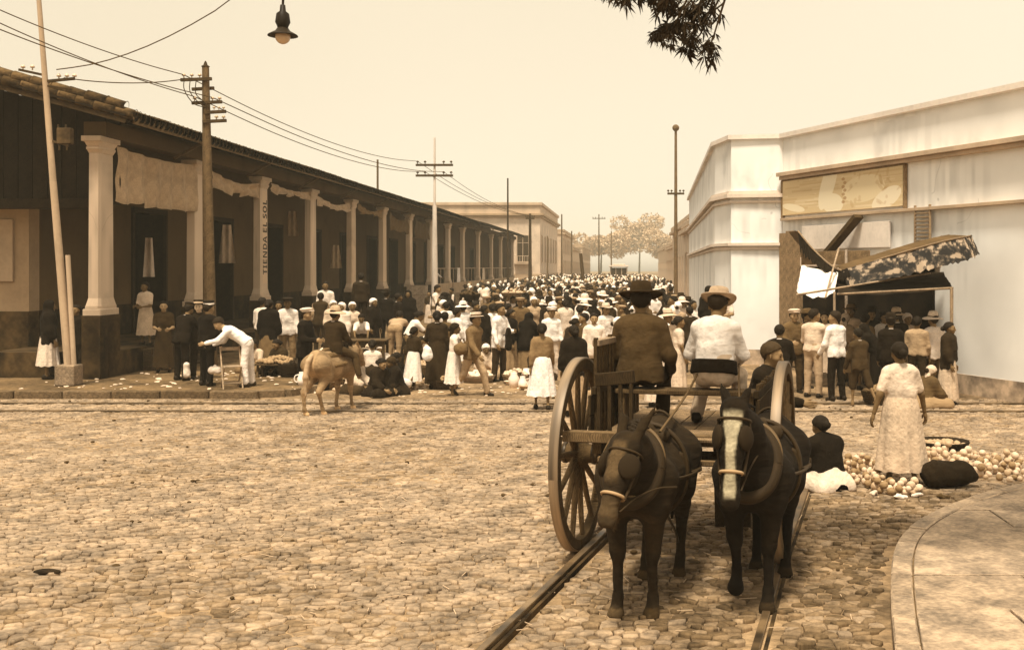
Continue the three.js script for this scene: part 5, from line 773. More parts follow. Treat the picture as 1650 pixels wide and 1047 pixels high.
Q(898, { d: 40 }, 1.76, 180, 'man in white jacket seen from behind left of the dark square shawl', { top: S(.82), bot: TR(.7), hair: .03, skin: .2, untuck: .15 });
Q(912, { d: 39 }, 1.66, 170, 'woman in dark square shawl and white skirt seen from behind', { fem: true, top: SH(.03), bot: LG(.8), hair: .02, skin: .18 });
Q(1060, { d: 21 }, 1.62, 150, 'woman in wide pale hat just right of the brown hatted driver', { fem: true, top: DR(.7), bot: LG(.6), hat: ['straw', .75], skin: .2 });
Q(1075, { d: 24 }, 1.66, 30, 'man in tan shirt between the two men on the cart', { top: S(.5), bot: TR(.3), hat: ['straw', .5, .1], skin: .2 });
Q(1092, { d: 23 }, 1.6, 100, 'woman in pale dress left of the straw hatted driver', { fem: true, top: DR(.6), bot: LG(.55), hair: .02, skin: .18 });
Q(1112, { d: 28 }, 1.62, 200, 'man in dark jacket before the white corner wall', { top: JK(.04), bot: TR(.05), hair: .02, skin: .18 });
Q(1098, { d: 32 }, 1.7, 20, 'man in pale jacket and wide pale hat left of the corner wall', { top: JK(.6), bot: TR(.5), hat: ['straw', .7, .3], skin: .2 });
Q(1078, { d: 35 }, 1.7, 190, 'man in black jacket seen from behind up the street past the drivers', { top: JK(.03), bot: TR(.05), hair: .02, skin: .18, pose: 'akimbo' });
Q(995, { d: 22.5 }, 1.6, 80, 'woman in white headcloth just left of the brown hatted driver', { fem: true, top: SH(.7), bot: LG(.6), hat: ['wrap', .8], skin: .2 });
Q(975, { d: 28 }, 1.66, 30, 'man in white shirt and pale hat above the left cart rack', { top: S(.8), bot: TR(.5), hat: ['felt', .6, .2], skin: .2 });

// more of the seated vendors between the columns and the square
for (const [px, d, yaw, v, hat, label, bot] of [[520, 27.4, 30, .03, null, 'woman in black sitting behind the man with the pale flat cap', .05], [548, 25.6, -40, .02, ['wrap', .5], 'seated woman in grey headcloth just beyond the donkey', .03], [566, 23.4, 70, .55, null, 'seated woman in pale bodice right of the donkey head', .06], [586, 25.6, 160, .03, ['straw', .5], 'seated vendor in straw hat and black among the baskets', .03], [613, 26.6, 10, .7, ['wrap', .7], 'seated woman all in white before the plank table', .6], [664, 26.4, -30, .02, ['wrap', .04], 'seated woman in black left of the tall dark dress', .02], [676, 29.6, 20, .6, null, 'seated woman in pale blouse behind the girl in the white skirt', .2], [697, 29.8, -60, .04, ['wrap', .8], 'seated woman in white headcloth behind the tall dark dress', .04], [455, 26.2, -30, .05, null, 'seated woman in dark blouse right of the vegetable board', .03], [508, 25.2, 110, .1, ['wrap', .6], 'seated woman in pale headcloth behind the donkey tail', .1], [780, 26.8, 20, .5, ['wrap', .75], 'seated woman in white headcloth behind the straw boater', .3], [834, 27.6, -20, .75, null, 'seated woman in white behind the crockery', .3], [862, 26.2, 30, .04, null, 'seated woman in black right of the crockery', .05]])
  Q(px, { d }, 1.55, yaw, label, { fem: true, y: px < 480 ? LP : 0, pose: 'ground', top: SH(v), bot: ['spread', bot], hair: .02, hat: hat ?? undefined, skin: .17, shoes: null });

// ---------------------------------------------------------------- the crowd up the street: a few builds, many people
{
  const kinds = [
    ['man in white shirt with bare head', { top: S(.8), bot: TR(.3), hair: .02 }], ['man in dark jacket and dark hat', { top: JK(.04), bot: TR(.04), hat: ['felt', .05, .03] }],
    ['man in white jacket and pale straw hat', { top: JK(.75), bot: TR(.6), hat: ['straw', .7, .3] }], ['man in brown jacket and flat cap', { top: JK(.15), bot: TR(.08), hat: ['cap', .3] }],
    ['woman in black shawl over her head', { fem: true, top: SH(.018), bot: LG(.05), hood: true }], ['woman in white dress with dark hair', { fem: true, top: DR(.8), bot: LG(.75), hair: .02 }],
    ['woman in white headcloth and grey dress', { fem: true, top: DR(.35), bot: LG(.3), hat: ['wrap', .8] }], ['woman in dark bodice and pale skirt', { fem: true, top: DR(.06), bot: LG(.6), hair: .02 }],
    ['man in shirt sleeves and waistcoat', { top: S(.7), vest: .05, bot: TR(.06), hair: .02 }], ['woman in pale shawl', { fem: true, top: SH(.62), bot: LG(.3), hair: .02 }],
  ];
  const spots = [];
  for (let tries = 0; tries < 9000 && spots.length < 205; tries++) {
    const d = 30 + 34 * Math.pow(rnd(), .8), px = rnd(690, 1136), x = gx(px, d);
    if (x < -6.1 && d < 60 && rnd() < .8) continue; if (x < -9.5) continue; if (d > 34 && x > 2.1) continue; if (px < 830 && rnd() < .55) continue;
    if (spots.some(s => Math.hypot(s[0] - x, (s[1] - d) * .6) < .5)) continue; spots.push([x, d]);
  }
  // a few stand nearer, between the named ones
  spots.sort((a, b) => a[1] - b[1]);
  const protos = kinds.map(() => null);
  spots.forEach(([x, d], i) => {
    const k = Math.floor(rnd(kinds.length)), [txt, o] = kinds[k], label = txt + ', ' + (d < 44 ? '' : 'far back ') + (x < -3.6 ? 'towards the arcade' : x < -1.2 ? 'left of the brown hatted driver' : x < .9 ? 'beyond the brown hatted driver' : 'towards the white corner'), yaw = pick([0, 180, 90, -90, 150, 30, 200]) + rnd(-25, 25);
    if (!protos[k]) { protos[k] = person({ x, d, yaw, h: 1.66, label, group: 'people crowding the street', cell: .034, skin: .18, pose: pick(['stand', 'chat', 'hold', 'carry']), ...o }); return; }
    const c = protos[k].clone(); c.name = numbered('person'); c.userData.label = label; c.position.set(x, 0, -d); c.rotation.y = yaw * rad; const h = rnd(.9, 1.07); c.scale.set(h * rnd(.95, 1.08), h, h); scene.add(c);
  });
  // farther still it reads as one mass
  const pts = [], mass = [[.78, 0], [.04, 0], [.3, 0]].map(() => []);
  const blob = [flesh([[0, .3, 0, 0, 1.0, 0, .2, .17], [-.12, 1.3, 0, .12, 1.3, 0, .12, .12], [0, 1.0, 0, 0, 1.35, 0, .17, .14], [0, 1.35, 0, 0, 1.5, 0, .06, .06]], .08, .06), flesh([[0, 1.56, .0, 0, 1.62, 0, .1, .1]], .02, .05)];
  const body = [], head = [];
  for (let tries = 0; tries < 40000 && body.length < 900; tries++) { const d = 64 + 90 * rnd(), x = rnd(-9.6, 3.4); if (x < -9 && d < 122) continue; const m = new THREE.Matrix4().compose(V(x, 0, -d), new THREE.Quaternion().setFromAxisAngle(V(0, 1, 0), rnd(6)), V(1, rnd(.9, 1.08), 1)); body.push(m); head.push(m); }
  const grp = new THREE.Group(); grp.name = 'crowd'; grp.userData = { kind: 'stuff', label: 'far off market crowd filling the end of the street' , category: 'crowd' }; scene.add(grp);
  const tones = [.8, .75, .04, .05, .2, .6, .12, .03]; [[blob[0], body, 'clothed_bodies', 0], [blob[1], head, 'heads', 3]].forEach(([g, ms, nm, off]) => { const im = new THREE.InstancedMesh(g, new THREE.MeshStandardMaterial({ color: 0xffffff, roughness: .95 }), ms.length); im.name = nm; im.userData.kind = 'stuff'; ms.forEach((m, i) => { im.setMatrixAt(i, m); im.setColorAt(i, sep(off ? [.03, .05, .6, .03, .18, .75][(i * 7) % 6] : tones[(i * 5 + (i >> 3)) % 8])); }); grp.add(shade(im)); });
}

// ---------------------------------------------------------------- poles, wires, lamp
const wire = (label, pts, r = .012) => { const g = thing('overhead_wire', label, 'wire', pts[0].x, pts[0].y, pts[0].z); part(g, 'wire', tube(pts.map(p => p.clone().sub(pts[0])), r, 30, 4), mat(.1)); return g; };
const sag = (a, b, s) => [0, .2, .4, .6, .8, 1].map(t => a.clone().lerp(b, t).add(V(0, -s * 4 * t * (1 - t), 0)));
const insul = (x, y, z, r = .045) => lathe([[0, 0], [r * .3, 0], [r * .3, r * 1.2], [r, r * 1.2], [r, r * 1.8], [r * .6, r * 2.4], [r * .3, r * 2.6], [0, r * 2.6]], 10).translate(x, y, z);
{
  const d = 23.6, p = thing('utility_pole', 'tall pale leaning post on a block at the kerb before the first column', 'utility pole', gx(110, d), LP, -d);
  const k = 1800 / d, lean = V(-.62, 8.6, .1); part(p, 'shaft', [bar(V(0, .35, 0), lean.clone().multiplyScalar(.5), .09, .07, 12), bar(lean.clone().multiplyScalar(.5), lean, .068, .045, 12)], M.plaster(.42)); part(p, 'footing', [box(0, .22, 0, .42, .44, .42, .03)], M.stone(.3)); part(p, 'conduit', bar(V(.14, .3, .05), V(.0, 2.75, .05), .05, .05, 10), M.plaster(.45));
  const a = t => lean.clone().multiplyScalar(t);
  part(p, 'bracket', [beam(a(.745), a(.745).add(V(.62, .06, 0)), .05, .06), beam(a(.735), a(.735).add(V(.6, -.1, .1)), .04, .04), beam(a(.76), a(.76).add(V(-.55, .12, 0)), .045, .05)], M.wood(.1)); part(p, 'insulator', [.25, .42, .58].map(x => insul(a(.745).x + x, a(.745).y + .06, 0)).concat([-.3, -.5].map(x => insul(a(.76).x + x, a(.76).y + .12, 0))), mat(.5, { roughness: .3 }));
  part(p, 'fuse_box', [box(a(.6).x + .3, a(.6).y + .1, .02, .3, .34, .16, .02), beam(a(.6), a(.6).add(V(.4, -.1, 0)), .04, .05), bar(a(.64).add(V(.2, .0, 0)), a(.6).add(V(.2, -.2, 0)), .02, .02, 6), bar(a(.64).add(V(.36, 0, 0)), a(.6).add(V(.36, -.2, 0)), .02, .02, 6)], mat(.16, { map: T.grime }));
}
const poleB = V(gx(338, 28.2), LP, -28.2);
{
  const p = thing('utility_pole', 'thick rough wooden pole with crossarms before the second column', 'utility pole', poleB.x, LP, poleB.z), top = V(-.12, 7.55, 0);
  const g = bar(V(0, 0, 0), top, .175, .085, 14); const q = g.attributes.position; for (let i = 0; i < q.count; i++) { q.setX(i, q.getX(i) + .015 * noise(q.getX(i) * 9, q.getY(i) * 1.5, 1)); } part(p, 'trunk', g, M.wood(.2)); part(p, 'cap', lathe([[0, .16], [.03, .12], [.05, .05], [.1, .02], [.1, 0]], 10).translate(top.x, top.y, 0), M.wood(.08));
  const arm = (y, x0, x1, z = .12) => part(p, 'crossarm', [beam(V(x0, y, z), V(x1, y + .03, z), .07, .08)], M.wood(.12));
  arm(7.2, -.7, .08); arm(6.62, -.42, .34); arm(6.15, -.15, .45); arm(6.38, -.1, .44); arm(7.0, -.5, .06, -.1); part(p, 'insulator', [-.62, -.42, -.22].map(x => insul(x, 7.25, .12)).concat([-.35, .1, .28].map(x => insul(x, 6.67, .12)), [.2, .38].map(x => insul(x, 6.2, .12)), [.14, .26, .38].map(x => insul(x, 6.45, .12, .035))), mat(.4, { roughness: .35 }));
  part(p, 'jumper', [-.6, -.45, -.3].map((x, i) => tube([V(x, 7.25, .14), V(x + .02, 6.95 - i * .06, .2), V(x + .25, 6.6, .16), V(-.05, 6.5, .15)], .012, 16, 4)), mat(.07));
}
function pole(px, d, topY, r, label, v, o = {}) {
  const x = o.x ?? gx(px, d), p = thing('utility_pole', label, 'utility pole', x, 0, -d), h = gy(topY, d); part(p, 'shaft', o.step ? [bar(V(0, 0, 0), V(0, h * o.step, 0), r, r * .55, 12), bar(V(0, h * o.step, 0), V(o.lean ?? 0, h, 0), r * .35, r * .25, 10)] : bar(V(0, 0, 0), V(o.lean ?? 0, h, 0), r, r * .6, 10), o.m ?? M.wood(v));
  for (const ry of o.arms ?? []) { const y = gy(ry, d), w = o.w ?? 1; part(p, 'crossarm', [beam(V(-w, y, .08), V(w, y, .08), .1, .12), ...[-.9, -.5, .5, .9].map(t => insul(t * w, y + .05, .08, .07))], M.wood(.12)); }
  if (o.cap) part(p, 'cap', new THREE.SphereGeometry(r * 1.6, 10, 8).translate(o.lean ?? 0, h, 0), M.wood(v)); return p;
}
pole(700, 60, 222, .2, 'white painted pole with two crossarms rising out of the market crowd', .7, { step: .62, arms: [266, 283], m: M.plaster(.72) });
pole(818, 78, 287, .09, 'thin dark pole just right of the white pole', .09); pole(854, 88, 344, .16, 'dark pole before the pale corner house', .1, { arms: [352], w: .35 });
pole(608, 84, 257, .12, 'pole standing behind the arcade roof', .16); pole(1089, 66, 206, .13, 'tall thin pole with a knob at the right of the street', .2, { cap: true, arms: [312], w: .5 });
pole(943, 84, 408, .2, 'short stout leaning post in the street crowd', .12, { lean: -.35 }); pole(905, 120, 345, .12, 'hazy pole along the pale house', .15); pole(921, 150, 372, .14, 'hazy pole second along the pale house', .15); pole(965, 170, 345, .14, 'hazy pole in the middle of the far street', .15, { arms: [352], w: 1 }); pole(882, 108, 380, .1, 'slim hazy pole next to the pale house corner', .2); pole(985, 210, 372, .16, 'farthest hazy pole before the trees', .2);
{
  const C = V(gx(700, 60), 0, -60), at = (x, y, z = 0) => V(x, y, z);
  for (let i = 0; i < 3; i++) {
    const ord = ['upper', 'middle', 'lower'][i], B = poleB.clone().add(V([-.62, -.35, .1][i], [7.33, 6.78, 6.76][i], .12)), L = V(gx(-60, 21 - i * .6), gy([-10, 10, 24][i], 21 - i * .6), -21 + i * .6), Cc = C.clone().add(V([-.9, -.5, .5][i], [gy(266, 60), gy(283, 60), gy(283, 60)][i] + .2, .1));
    wire(ord + ' wire from the wooden pole out over the upper left corner', sag(B, L, .12)); wire(ord + ' wire from the wooden pole to the white pole', sag(B.clone(), Cc, .5), .014); wire(ord + ' wire from the white pole on up the street', sag(Cc, V(gx(854, 88) + i * .2, gy(352, 88) + .2, -88), .5), .016);
  }
  wire('slack wire between the pale leaning post and the wooden pole', sag(V(gx(104, 23.6), gy(126, 23.6), -23.55), poleB.clone().add(V(-.62, 7.22, .1)), .1));
  // street lamp hung over the square
  const d = 17.5, lp = thing('hanging_street_lamp', 'dark street lamp with round reflector hanging at the top of the picture', 'street lamp', gx(455, d), gy(70, d), -d), u = d / 1800;
  part(lp, 'reflector', lathe([[0, 27 * u], [8 * u, 26 * u], [12 * u, 20 * u], [16 * u, 18 * u], [23 * u, 14 * u], [24 * u, 12 * u], [15 * u, 14 * u], [0, 16 * u]], 28), mat(.03, { roughness: .5, side: THREE.DoubleSide }));
  part(lp, 'globe', new THREE.SphereGeometry(12 * u, 20, 14).translate(0, 11 * u, 0), mat(.42, { roughness: .25 })); part(lp, 'housing', lathe([[0, 62 * u], [4 * u, 62 * u], [5 * u, 52 * u], [10 * u, 48 * u], [12 * u, 34 * u], [9 * u, 28 * u], [8 * u, 24 * u], [0, 24 * u]], 20), mat(.02, { roughness: .5 })); part(lp, 'suspension', tube([V(0, 60 * u, 0), V(.01, 85 * u, 0), V(0, 130 * u, 0)], .02, 8, 6), mat(.03));
  const hang = V(gx(455, d), gy(70, d) + 128 * u, -d); wire('span wire holding the hanging street lamp', [...sag(V(gx(90, 23.6), gy(112, 23.6), -23.6), hang, .35), ...sag(hang, V(11, hang.y + 1.4, -20), .3).slice(1)], .012);
}

// ---------------------------------------------------------------- trees
const tuft = (() => { const list = []; for (let i = 0; i < 9; i++) { const a = rnd(-.9, .9), b = rnd(-.9, .9), L = rnd(.07, .13), s = new THREE.BufferGeometry(), w = .0085; s.setAttribute('position', new THREE.Float32BufferAttribute([0, 0, 0, w, -L * .5, .004, -w, -L * .5, .004, 0, -L, 0], 3)); s.setAttribute('uv', new THREE.Float32BufferAttribute([0, 0, 1, 0, 0, 1, 1, 1], 2)); s.setIndex([0, 1, 2, 1, 3, 2]); s.computeVertexNormals(); s.rotateY(rnd(6)).rotateX(a).rotateZ(b); list.push(s); } return merge(list); })();
function instances(parent, name, geo, material, ms, label) { const im = new THREE.InstancedMesh(geo, material, ms.length); im.name = name; im.userData.kind = 'stuff'; ms.forEach((m, i) => im.setMatrixAt(i, m)); parent.add(shade(im)); return im; }
{
  const t = thing('overhanging_tree', 'tree whose dark feathery twigs hang in at the top right', 'tree', 5.4, KH, -8.3), tk = M.wood(.1);
  part(t, 'trunk', [tube([V(0, -.1, 0), V(-.05, 1.6, .05), V(-.3, 3.4, .1), V(-.5, 5.4, 0)], .22, 24, 10), lathe([[.38, 0], [.28, .2], [.2, .6], [0, .6]], 12).translate(-.02, -.08, 0)], tk);
  const limbs = [[V(-.35, 4.4, 0), V(-1.8, 5.1, -.3), V(-3.4, 5.5, -.5), V(-5.0, 5.35, -.7)], [V(-.4, 5, 0), V(.8, 6.6, .4), V(1.6, 7.6, .8)], [V(-.45, 5.2, 0), V(-1.2, 6.6, .3), V(-2.2, 7.4, 1)], [V(-.4, 4.8, 0), V(-1, 6, -1.2), V(-1.5, 6.8, -2)]];
  part(t, 'limb', limbs.map(p => tube(p, .055, 20, 7)), tk);
  const ms = [], q = new THREE.Quaternion(), tw = [];
  const spray = (c, dir, L, n) => { const e = c.clone().addScaledVector(dir, L); tw.push(bar(c, e, .008, .003, 4)); for (let i = 0; i < n; i++) { const p = c.clone().lerp(e, rnd(.1, 1.05)).add(V(rnd(-.06, .06), rnd(-.05, .03), rnd(-.06, .06))); q.setFromEuler(new THREE.Euler(rnd(-.7, .7), rnd(6.3), rnd(-.7, .7))); const s = rnd(.7, 1.25); ms.push(new THREE.Matrix4().compose(p, q, V(s, s, s))); } };
  // the twigs that reach into view: (px, py) at about nine metres
  for (const [px, py, L] of [[1152, 66, .2], [1128, 70, .18], [1112, 30, .3], [1096, 36, .22], [1088, 10, .14], [1072, 52, .1], [1120, 8, .3], [1098, -12, .2], [1140, 40, .25], [1038, -14, .2], [1026, -18, .2], [1062, -16, .16], [982, -14, .09], [1140, 5, .3], [1165, 20, .3], [1150, -10, .3]]) { const d = 9 + rnd(-.3, .3), c = V(gx(px, d), gy(py - 14, d), -d).sub(t.position); spray(c, V(rnd(-1.0, -.2), -.7, rnd(-.3, .3)).normalize(), L, 13); const up = c.clone().add(V(rnd(.1, .4), rnd(.4, .6), rnd(-.1, .1))); tw.push(bar(up, c, .012, .007, 5)); }
  for (let i = 0; i < 620; i++) { const l = pick(limbs), k = rnd(.25, 1), a = new THREE.CatmullRomCurve3(l).getPoint(k), far = l === limbs[0]; const c = a.add(V(rnd(-.8, .8), rnd(far ? .0 : -.5, .9), rnd(-.8, .8))); spray(c, V(rnd(-.8, .8), rnd(-.9, .1), rnd(-.8, .8)).normalize(), rnd(.3, .6), 24); }
  part(t, 'twig', tw, tk); instances(t, 'crown', tuft, mat(.045, { side: THREE.DoubleSide, roughness: .8 }), ms);
}
{ // hazy trees that close the street
  const leaf = new THREE.PlaneGeometry(.7, .5, 1, 1); const lm = mat(.4, { side: THREE.DoubleSide });
  [[-8, 390, 16, 10, 'broad'], [6, 430, 24, 12, 'tallest'], [17, 400, 17, 10, 'rightmost']].forEach(([x, d, h, r, w]) => { const t = thing('distant_tree', w + ' of the hazy trees closing the far end of the street', 'tree', x, 0, -d); part(t, 'trunk', bar(V(0, 0, 0), V(.3, h * .6, 0), .4, .2, 8), M.wood(.1)); const ms = [], cl = []; for (let i = 0; i < 14; i++) cl.push([rnd(-r * .7, r * .7), h * rnd(.45, .85), rnd(-r * .5, r * .5), r * rnd(.25, .45)]); for (const c of cl) for (let i = 0; i < 420; i++) { const v = V(rnd(-1, 1), rnd(-1, 1), rnd(-1, 1)).normalize().multiplyScalar(c[3] * rnd(.6, 1.05)); ms.push(new THREE.Matrix4().compose(V(c[0] + v.x, c[1] + v.y * .75, c[2] + v.z), new THREE.Quaternion().setFromEuler(new THREE.Euler(rnd(6), rnd(6), rnd(6))), V(1, 1, 1))); } instances(t, 'crown', leaf, lm, ms); });
}

// ---------------------------------------------------------------- goods
const basketG = (r, h, flare = 1.25) => { const list = [lathe([[0, .01], [r * .9, .01], [r, .03], [r * (1 + flare) / 2 * 1.02, h * .5], [r * flare, h], [r * flare - .015, h], [r * .9, .04], [0, .04]], 22)]; for (let k = 1; k < 6; k++) { const t = k / 6; list.push(new THREE.TorusGeometry(r * (1 + (flare - 1) * t) + .006, .009, 5, 22).rotateX(Math.PI / 2).translate(0, h * t, 0)); } for (let i = 0; i < 14; i++) { const a = i / 14 * 6.283; list.push(bar(V(Math.cos(a) * (r + .008), .02, Math.sin(a) * (r + .008)), V(Math.cos(a) * (r * flare + .006), h, Math.sin(a) * (r * flare + .006)), .008, .008, 4)); } return merge(list); };
const lumps = [0, 1, 2].map(s => { const g = new THREE.IcosahedronGeometry(1, 2), p = g.attributes.position; for (let i = 0; i < p.count; i++) { const k = 1 + .1 * noise(p.getX(i) * 1.3 + s * 5, p.getY(i) * 1.3, p.getZ(i) * 1.3); p.setXYZ(i, p.getX(i) * k, p.getY(i) * k * .9, p.getZ(i) * k); } g.computeVertexNormals(); return g; });
function heapOf(G, n, rx, rz, h, r, v, name = 'produce') { const ms = []; for (let i = 0; i < n; i++) { const a = rnd(6.283), k = Math.sqrt(rnd()), x = Math.cos(a) * k * rx, z = Math.sin(a) * k * rz, y = h * (1 - k * k) * rnd(.5, 1) + r * .8, s = r * rnd(.75, 1.2); ms.push(new THREE.Matrix4().compose(V(x, y, z), new THREE.Quaternion().setFromEuler(new THREE.Euler(rnd(6), rnd(6), rnd(6))), V(s, s * rnd(.7, 1), s * rnd(.9, 1.4)))); } instances(G, name, lumps[0], mat(v, { roughness: .7 }), ms); }
function basket(px, d, y, r, h, v, label, fill) { const g = thing('basket', label, 'basket', gx(px, d), y, -d, rnd(6)); part(g, 'wickerwork', basketG(r, h), M.wood(v)); if (fill) { heapOf(g, 46, r * 1.05, r * 1.05, .12, .05, fill); g.children[1].position.y = h - .06; } return g; }
function bundle(px, d, y, w, h, v, label, cat = 'bundle') { const g = thing(cat === 'sack' ? 'sack' : 'cloth_bundle', label, cat, gx(px, d), y, -d); part(g, 'cloth', (() => { const r = Math.min(w, h) * .42, e = Math.max(0, Math.max(w, h) / 2 - r); return flesh(w > h ? [[-e, 0, 0, e, 0, 0, r, r * .9], [0, r * .5, 0, 0, r * 1.1, 0, r * .5, .03]] : [[0, -e, 0, 0, e, 0, r * .8, r * .62]], .04, .018, .018); })(), M.cloth(v)); return g; }
basket(757, 35, 1.6, .26, .2, .05, 'dark basket of goods balanced on the head of a boy', .08); basket(826, 38, 1.66, .34, .12, .3, 'wide flat basket on the head of a woman', .4);
basket(474, 25.6, LP, .34, .3, .06, 'large dark basket standing behind the man in the black coat', .04); basket(622, 23.2, 0, .3, .26, .05, 'dark round basket among the seated vendors', .06); basket(646, 24.8, 0, .28, .2, .16, 'low brown basket next to the girl in the white skirt', .5); basket(570, 24.4, 0, .32, .24, .045, 'dark basket just right of the donkey', .05); basket(690, 27, 0, .3, .3, .2, 'brown basket behind the tall dark dress', .3); basket(832, 25.4, 0, .26, .22, .24, 'pale basket next to the crockery', .5); basket(655, 28.6, LP, .34, .3, .1, 'basket under the hands of the stooping woman', .3); basket(535, 24.2, 0, .3, .22, .2, 'brown basket of roots behind the donkey hooves', .22); basket(600, 25.2, 0, .34, .2, .3, 'wide pale basket between the seated vendors', .5); basket(716, 24.2, 0, .26, .22, .08, 'dark basket at the feet of the girl in white', .25); basket(770, 25.6, 0, .32, .18, .35, 'pale basket behind the walking man', .6); basket(515, 24.0, 0, .24, .22, .05, 'small dark basket left of the donkey hooves', .1); basket(1420, 21.6, 0, .3, .26, .1, 'dark basket before the awning stall', .2);
bundle(688, 23.75, .82, .34, .42, .86, 'white cloth bundle carried at the hip beside the tall dark dress'); bundle(743, 22.7, .98, .32, .3, .16, 'dark bundle in the arms of the girl in white'); bundle(645, 23.6, .18, .5, .3, .8, 'white cloth heap on the ground among the vendors'); bundle(300, 23.9, .45, .22, .4, .7, 'pale cloth hanging by the knee of the bending uniformed man'); bundle(819, 25.55, 1.0, .24, .6, .018, 'black coat draped over the arm of the man in white'); bundle(346, 23.2, .5, .3, .2, .72, 'white parcel between the policeman and the bending man');
// low heaps of fruit on the ground
for (const [px, d, rx, v, w] of [[582, 23.9, .62, .4, 'left of two low pale heaps of fruit behind the donkey'], [633, 24.1, .5, .45, 'right of two low pale heaps of fruit near the girl in white'], [556, 25.5, .5, .2, 'brown heap of vegetables left of the seated vendors'], [690, 24.8, .4, .3, 'small heap of roots beside the tall dark dress']]) { const g = thing('produce_heap', w, 'produce heap', gx(px, d), 0, -d); part(g, 'ground_cloth', flesh([[-rx * .8, 0, 0, rx * .8, 0, 0, .05, .05], [0, 0, -.2, 0, 0, .2, .05, .05]], .2, .03, 0, (x, y) => Math.max(y - .016, -y)).scale(1.1, 1, 1.6), M.cloth(.3)); heapOf(g, 110, rx, .34, .13, .042, v); }
{ // vegetable boards on low trestles by the third column
  const d = 25.6, g = thing('vegetable_board', 'low plank board heaped with vegetables before the third column', 'market board', gx(447, d), LP, -d, .1);
  for (let i = 0; i < 3; i++) part(g, 'plank', box(0, .28, -.22 + i * .22, 1.0, .03, .21, .006), M.wood(.12)); for (const x of [-.4, .4]) part(g, 'leg', [beam(V(x, .27, -.2), V(x, 0, -.28), .05, .05), beam(V(x, .27, .2), V(x, 0, .28), .05, .05)], M.wood(.14)); heapOf(g, 120, .46, .3, .12, .045, .25); g.children[g.children.length - 1].position.y = .29;
  const e = thing('market_table', 'dark plank table among the white headcloths behind the donkey rider', 'table', gx(574, 26.6), LP, -26.6, .05); for (let i = 0; i < 4; i++) part(e, 'plank', box(0, .76, -.27 + i * .18, 1.5, .035, .172, .006), M.wood(.13)); for (const [x, z] of [[-.68, -.28], [.68, -.28], [-.68, .28], [.68, .28]]) part(e, 'leg', beam(V(x, .75, z), V(x, 0, z), .06, .06), M.wood(.12)); part(e, 'apron_board', [box(0, .68, .3, 1.4, .12, .03), box(0, .68, -.3, 1.4, .12, .03)], M.wood(.1));
}
{ // folding chair under the hands of the bending man
  const d = 23.05, g = thing('folding_chair', 'pale wooden folding chair under the bending man in white', 'chair', gx(372, d), LP, -d, .5), w = M.wood(.38), L = (a, b) => beam(a, b, .03, .022);
  for (const x of [-.19, .19]) { part(g, 'leg', L(V(x, 0, .22), V(x, .85, -.2)), w); part(g, 'leg', L(V(x * .88, 0, -.22), V(x * .88, .45, .2)), w); } for (let i = 0; i < 4; i++) part(g, 'seat_slat', box(0, .45, -.15 + i * .1, .36, .018, .07, .004), w); part(g, 'top_rail', box(0, .8, -.18, .4, .07, .02, .005), w); part(g, 'stretcher', [box(0, .12, .17, .38, .025, .02), box(0, .12, -.16, .33, .025, .02)], w);
}
{ // crockery laid out beside the man in the white jacket
  const pot = { jug: [[0, 0], [.07, 0], [.1, .08], [.095, .16], [.055, .24], [.065, .28], [.055, .28], [.045, .24], [0, .2]], bowl: [[0, 0], [.06, 0], [.07, .02], [.15, .1], [.145, .1], [.06, .03], [0, .03]], jar: [[0, 0], [.08, 0], [.12, .12], [.12, .22], [.07, .3], [.075, .34], [.06, .34], [0, .28]] };
  const spec = [[828, 24.4, 'jar', .7, 'pale jar nearest the man in the white jacket'], [842, 24.2, 'jug', .8, 'white jug at the front of the crockery'], [853, 24.7, 'bowl', .75, 'white bowl in the middle of the crockery'], [836, 25.1, 'jug', .06, 'dark jug behind the white jug'], [848, 25.4, 'jar', .82, 'white jar at the back of the crockery'], [858, 24.3, 'jug', .65, 'pale jug by the tan jacketed woman'], [822, 25.0, 'bowl', .6, 'pale bowl left of the dark jug'], [864, 25.3, 'jar', .2, 'brown jar at the right of the crockery'], [486, 23.6, 'jug', .8, 'white enamel mug alone before the man in the black coat'], [846, 24.0, 'bowl', .3, 'brown bowl lowest in the crockery']];
  for (const [px, d, k, v, label] of spec) { const g = thing('crockery_' + k, label, k, gx(px, d), px < 500 ? LP : 0, -d, rnd(6)); part(g, 'vessel', lathe(pot[k], 20), mat(v, { roughness: .35 })); if (k === 'jug') part(g, 'handle', tube([V(.09, .06, 0), V(.15, .1, 0), V(.14, .2, 0), V(.055, .23, 0)], .012, 14, 6), mat(v, { roughness: .35 })); }
}
function crate(x, d, y, w, h, dp, label, v = .2) { const g = thing('wooden_crate', label, 'crate', x, y, -d, .1); for (let s = 0; s < 4; s++) for (let i = 0; i < 3; i++) { const t = (i + .5) / 3 * h; part(g, 'slat', s < 2 ? box(0, t, (s ? 1 : -1) * dp / 2, w, h / 3 - .015, .018, .003) : box((s > 2 ? 1 : -1) * (w / 2 - .01), t, 0, .018, h / 3 - .015, dp - .02, .003), M.wood(v + rnd(-.03, .03))); } part(g, 'lid', box(0, h + .01, 0, w + .01, .02, dp + .02, .003), M.wood(v)); return g; }
crate(gx(1166, 27.2), 27.2, 0, .6, .44, .5, 'wooden crate under the pale dressed woman at the white corner'); crate(gx(1143, 29), 29, 0, .6, .48, .5, 'wooden crate under the black shawled person at the white corner'); crate(gx(599, 23.75), 23.75, 0, .42, .36, .36, 'dark box that the woman in white bodice sits on', .08); crate(gx(702, 37), 37, 0, .7, .28, .6, 'box under the man in pale shirt left of the white pole', .3);
crate(gx(672, 60), 60, LP, 1.1, 1.5, .3, 'tall pale board case leaning by the far arcade', .5);
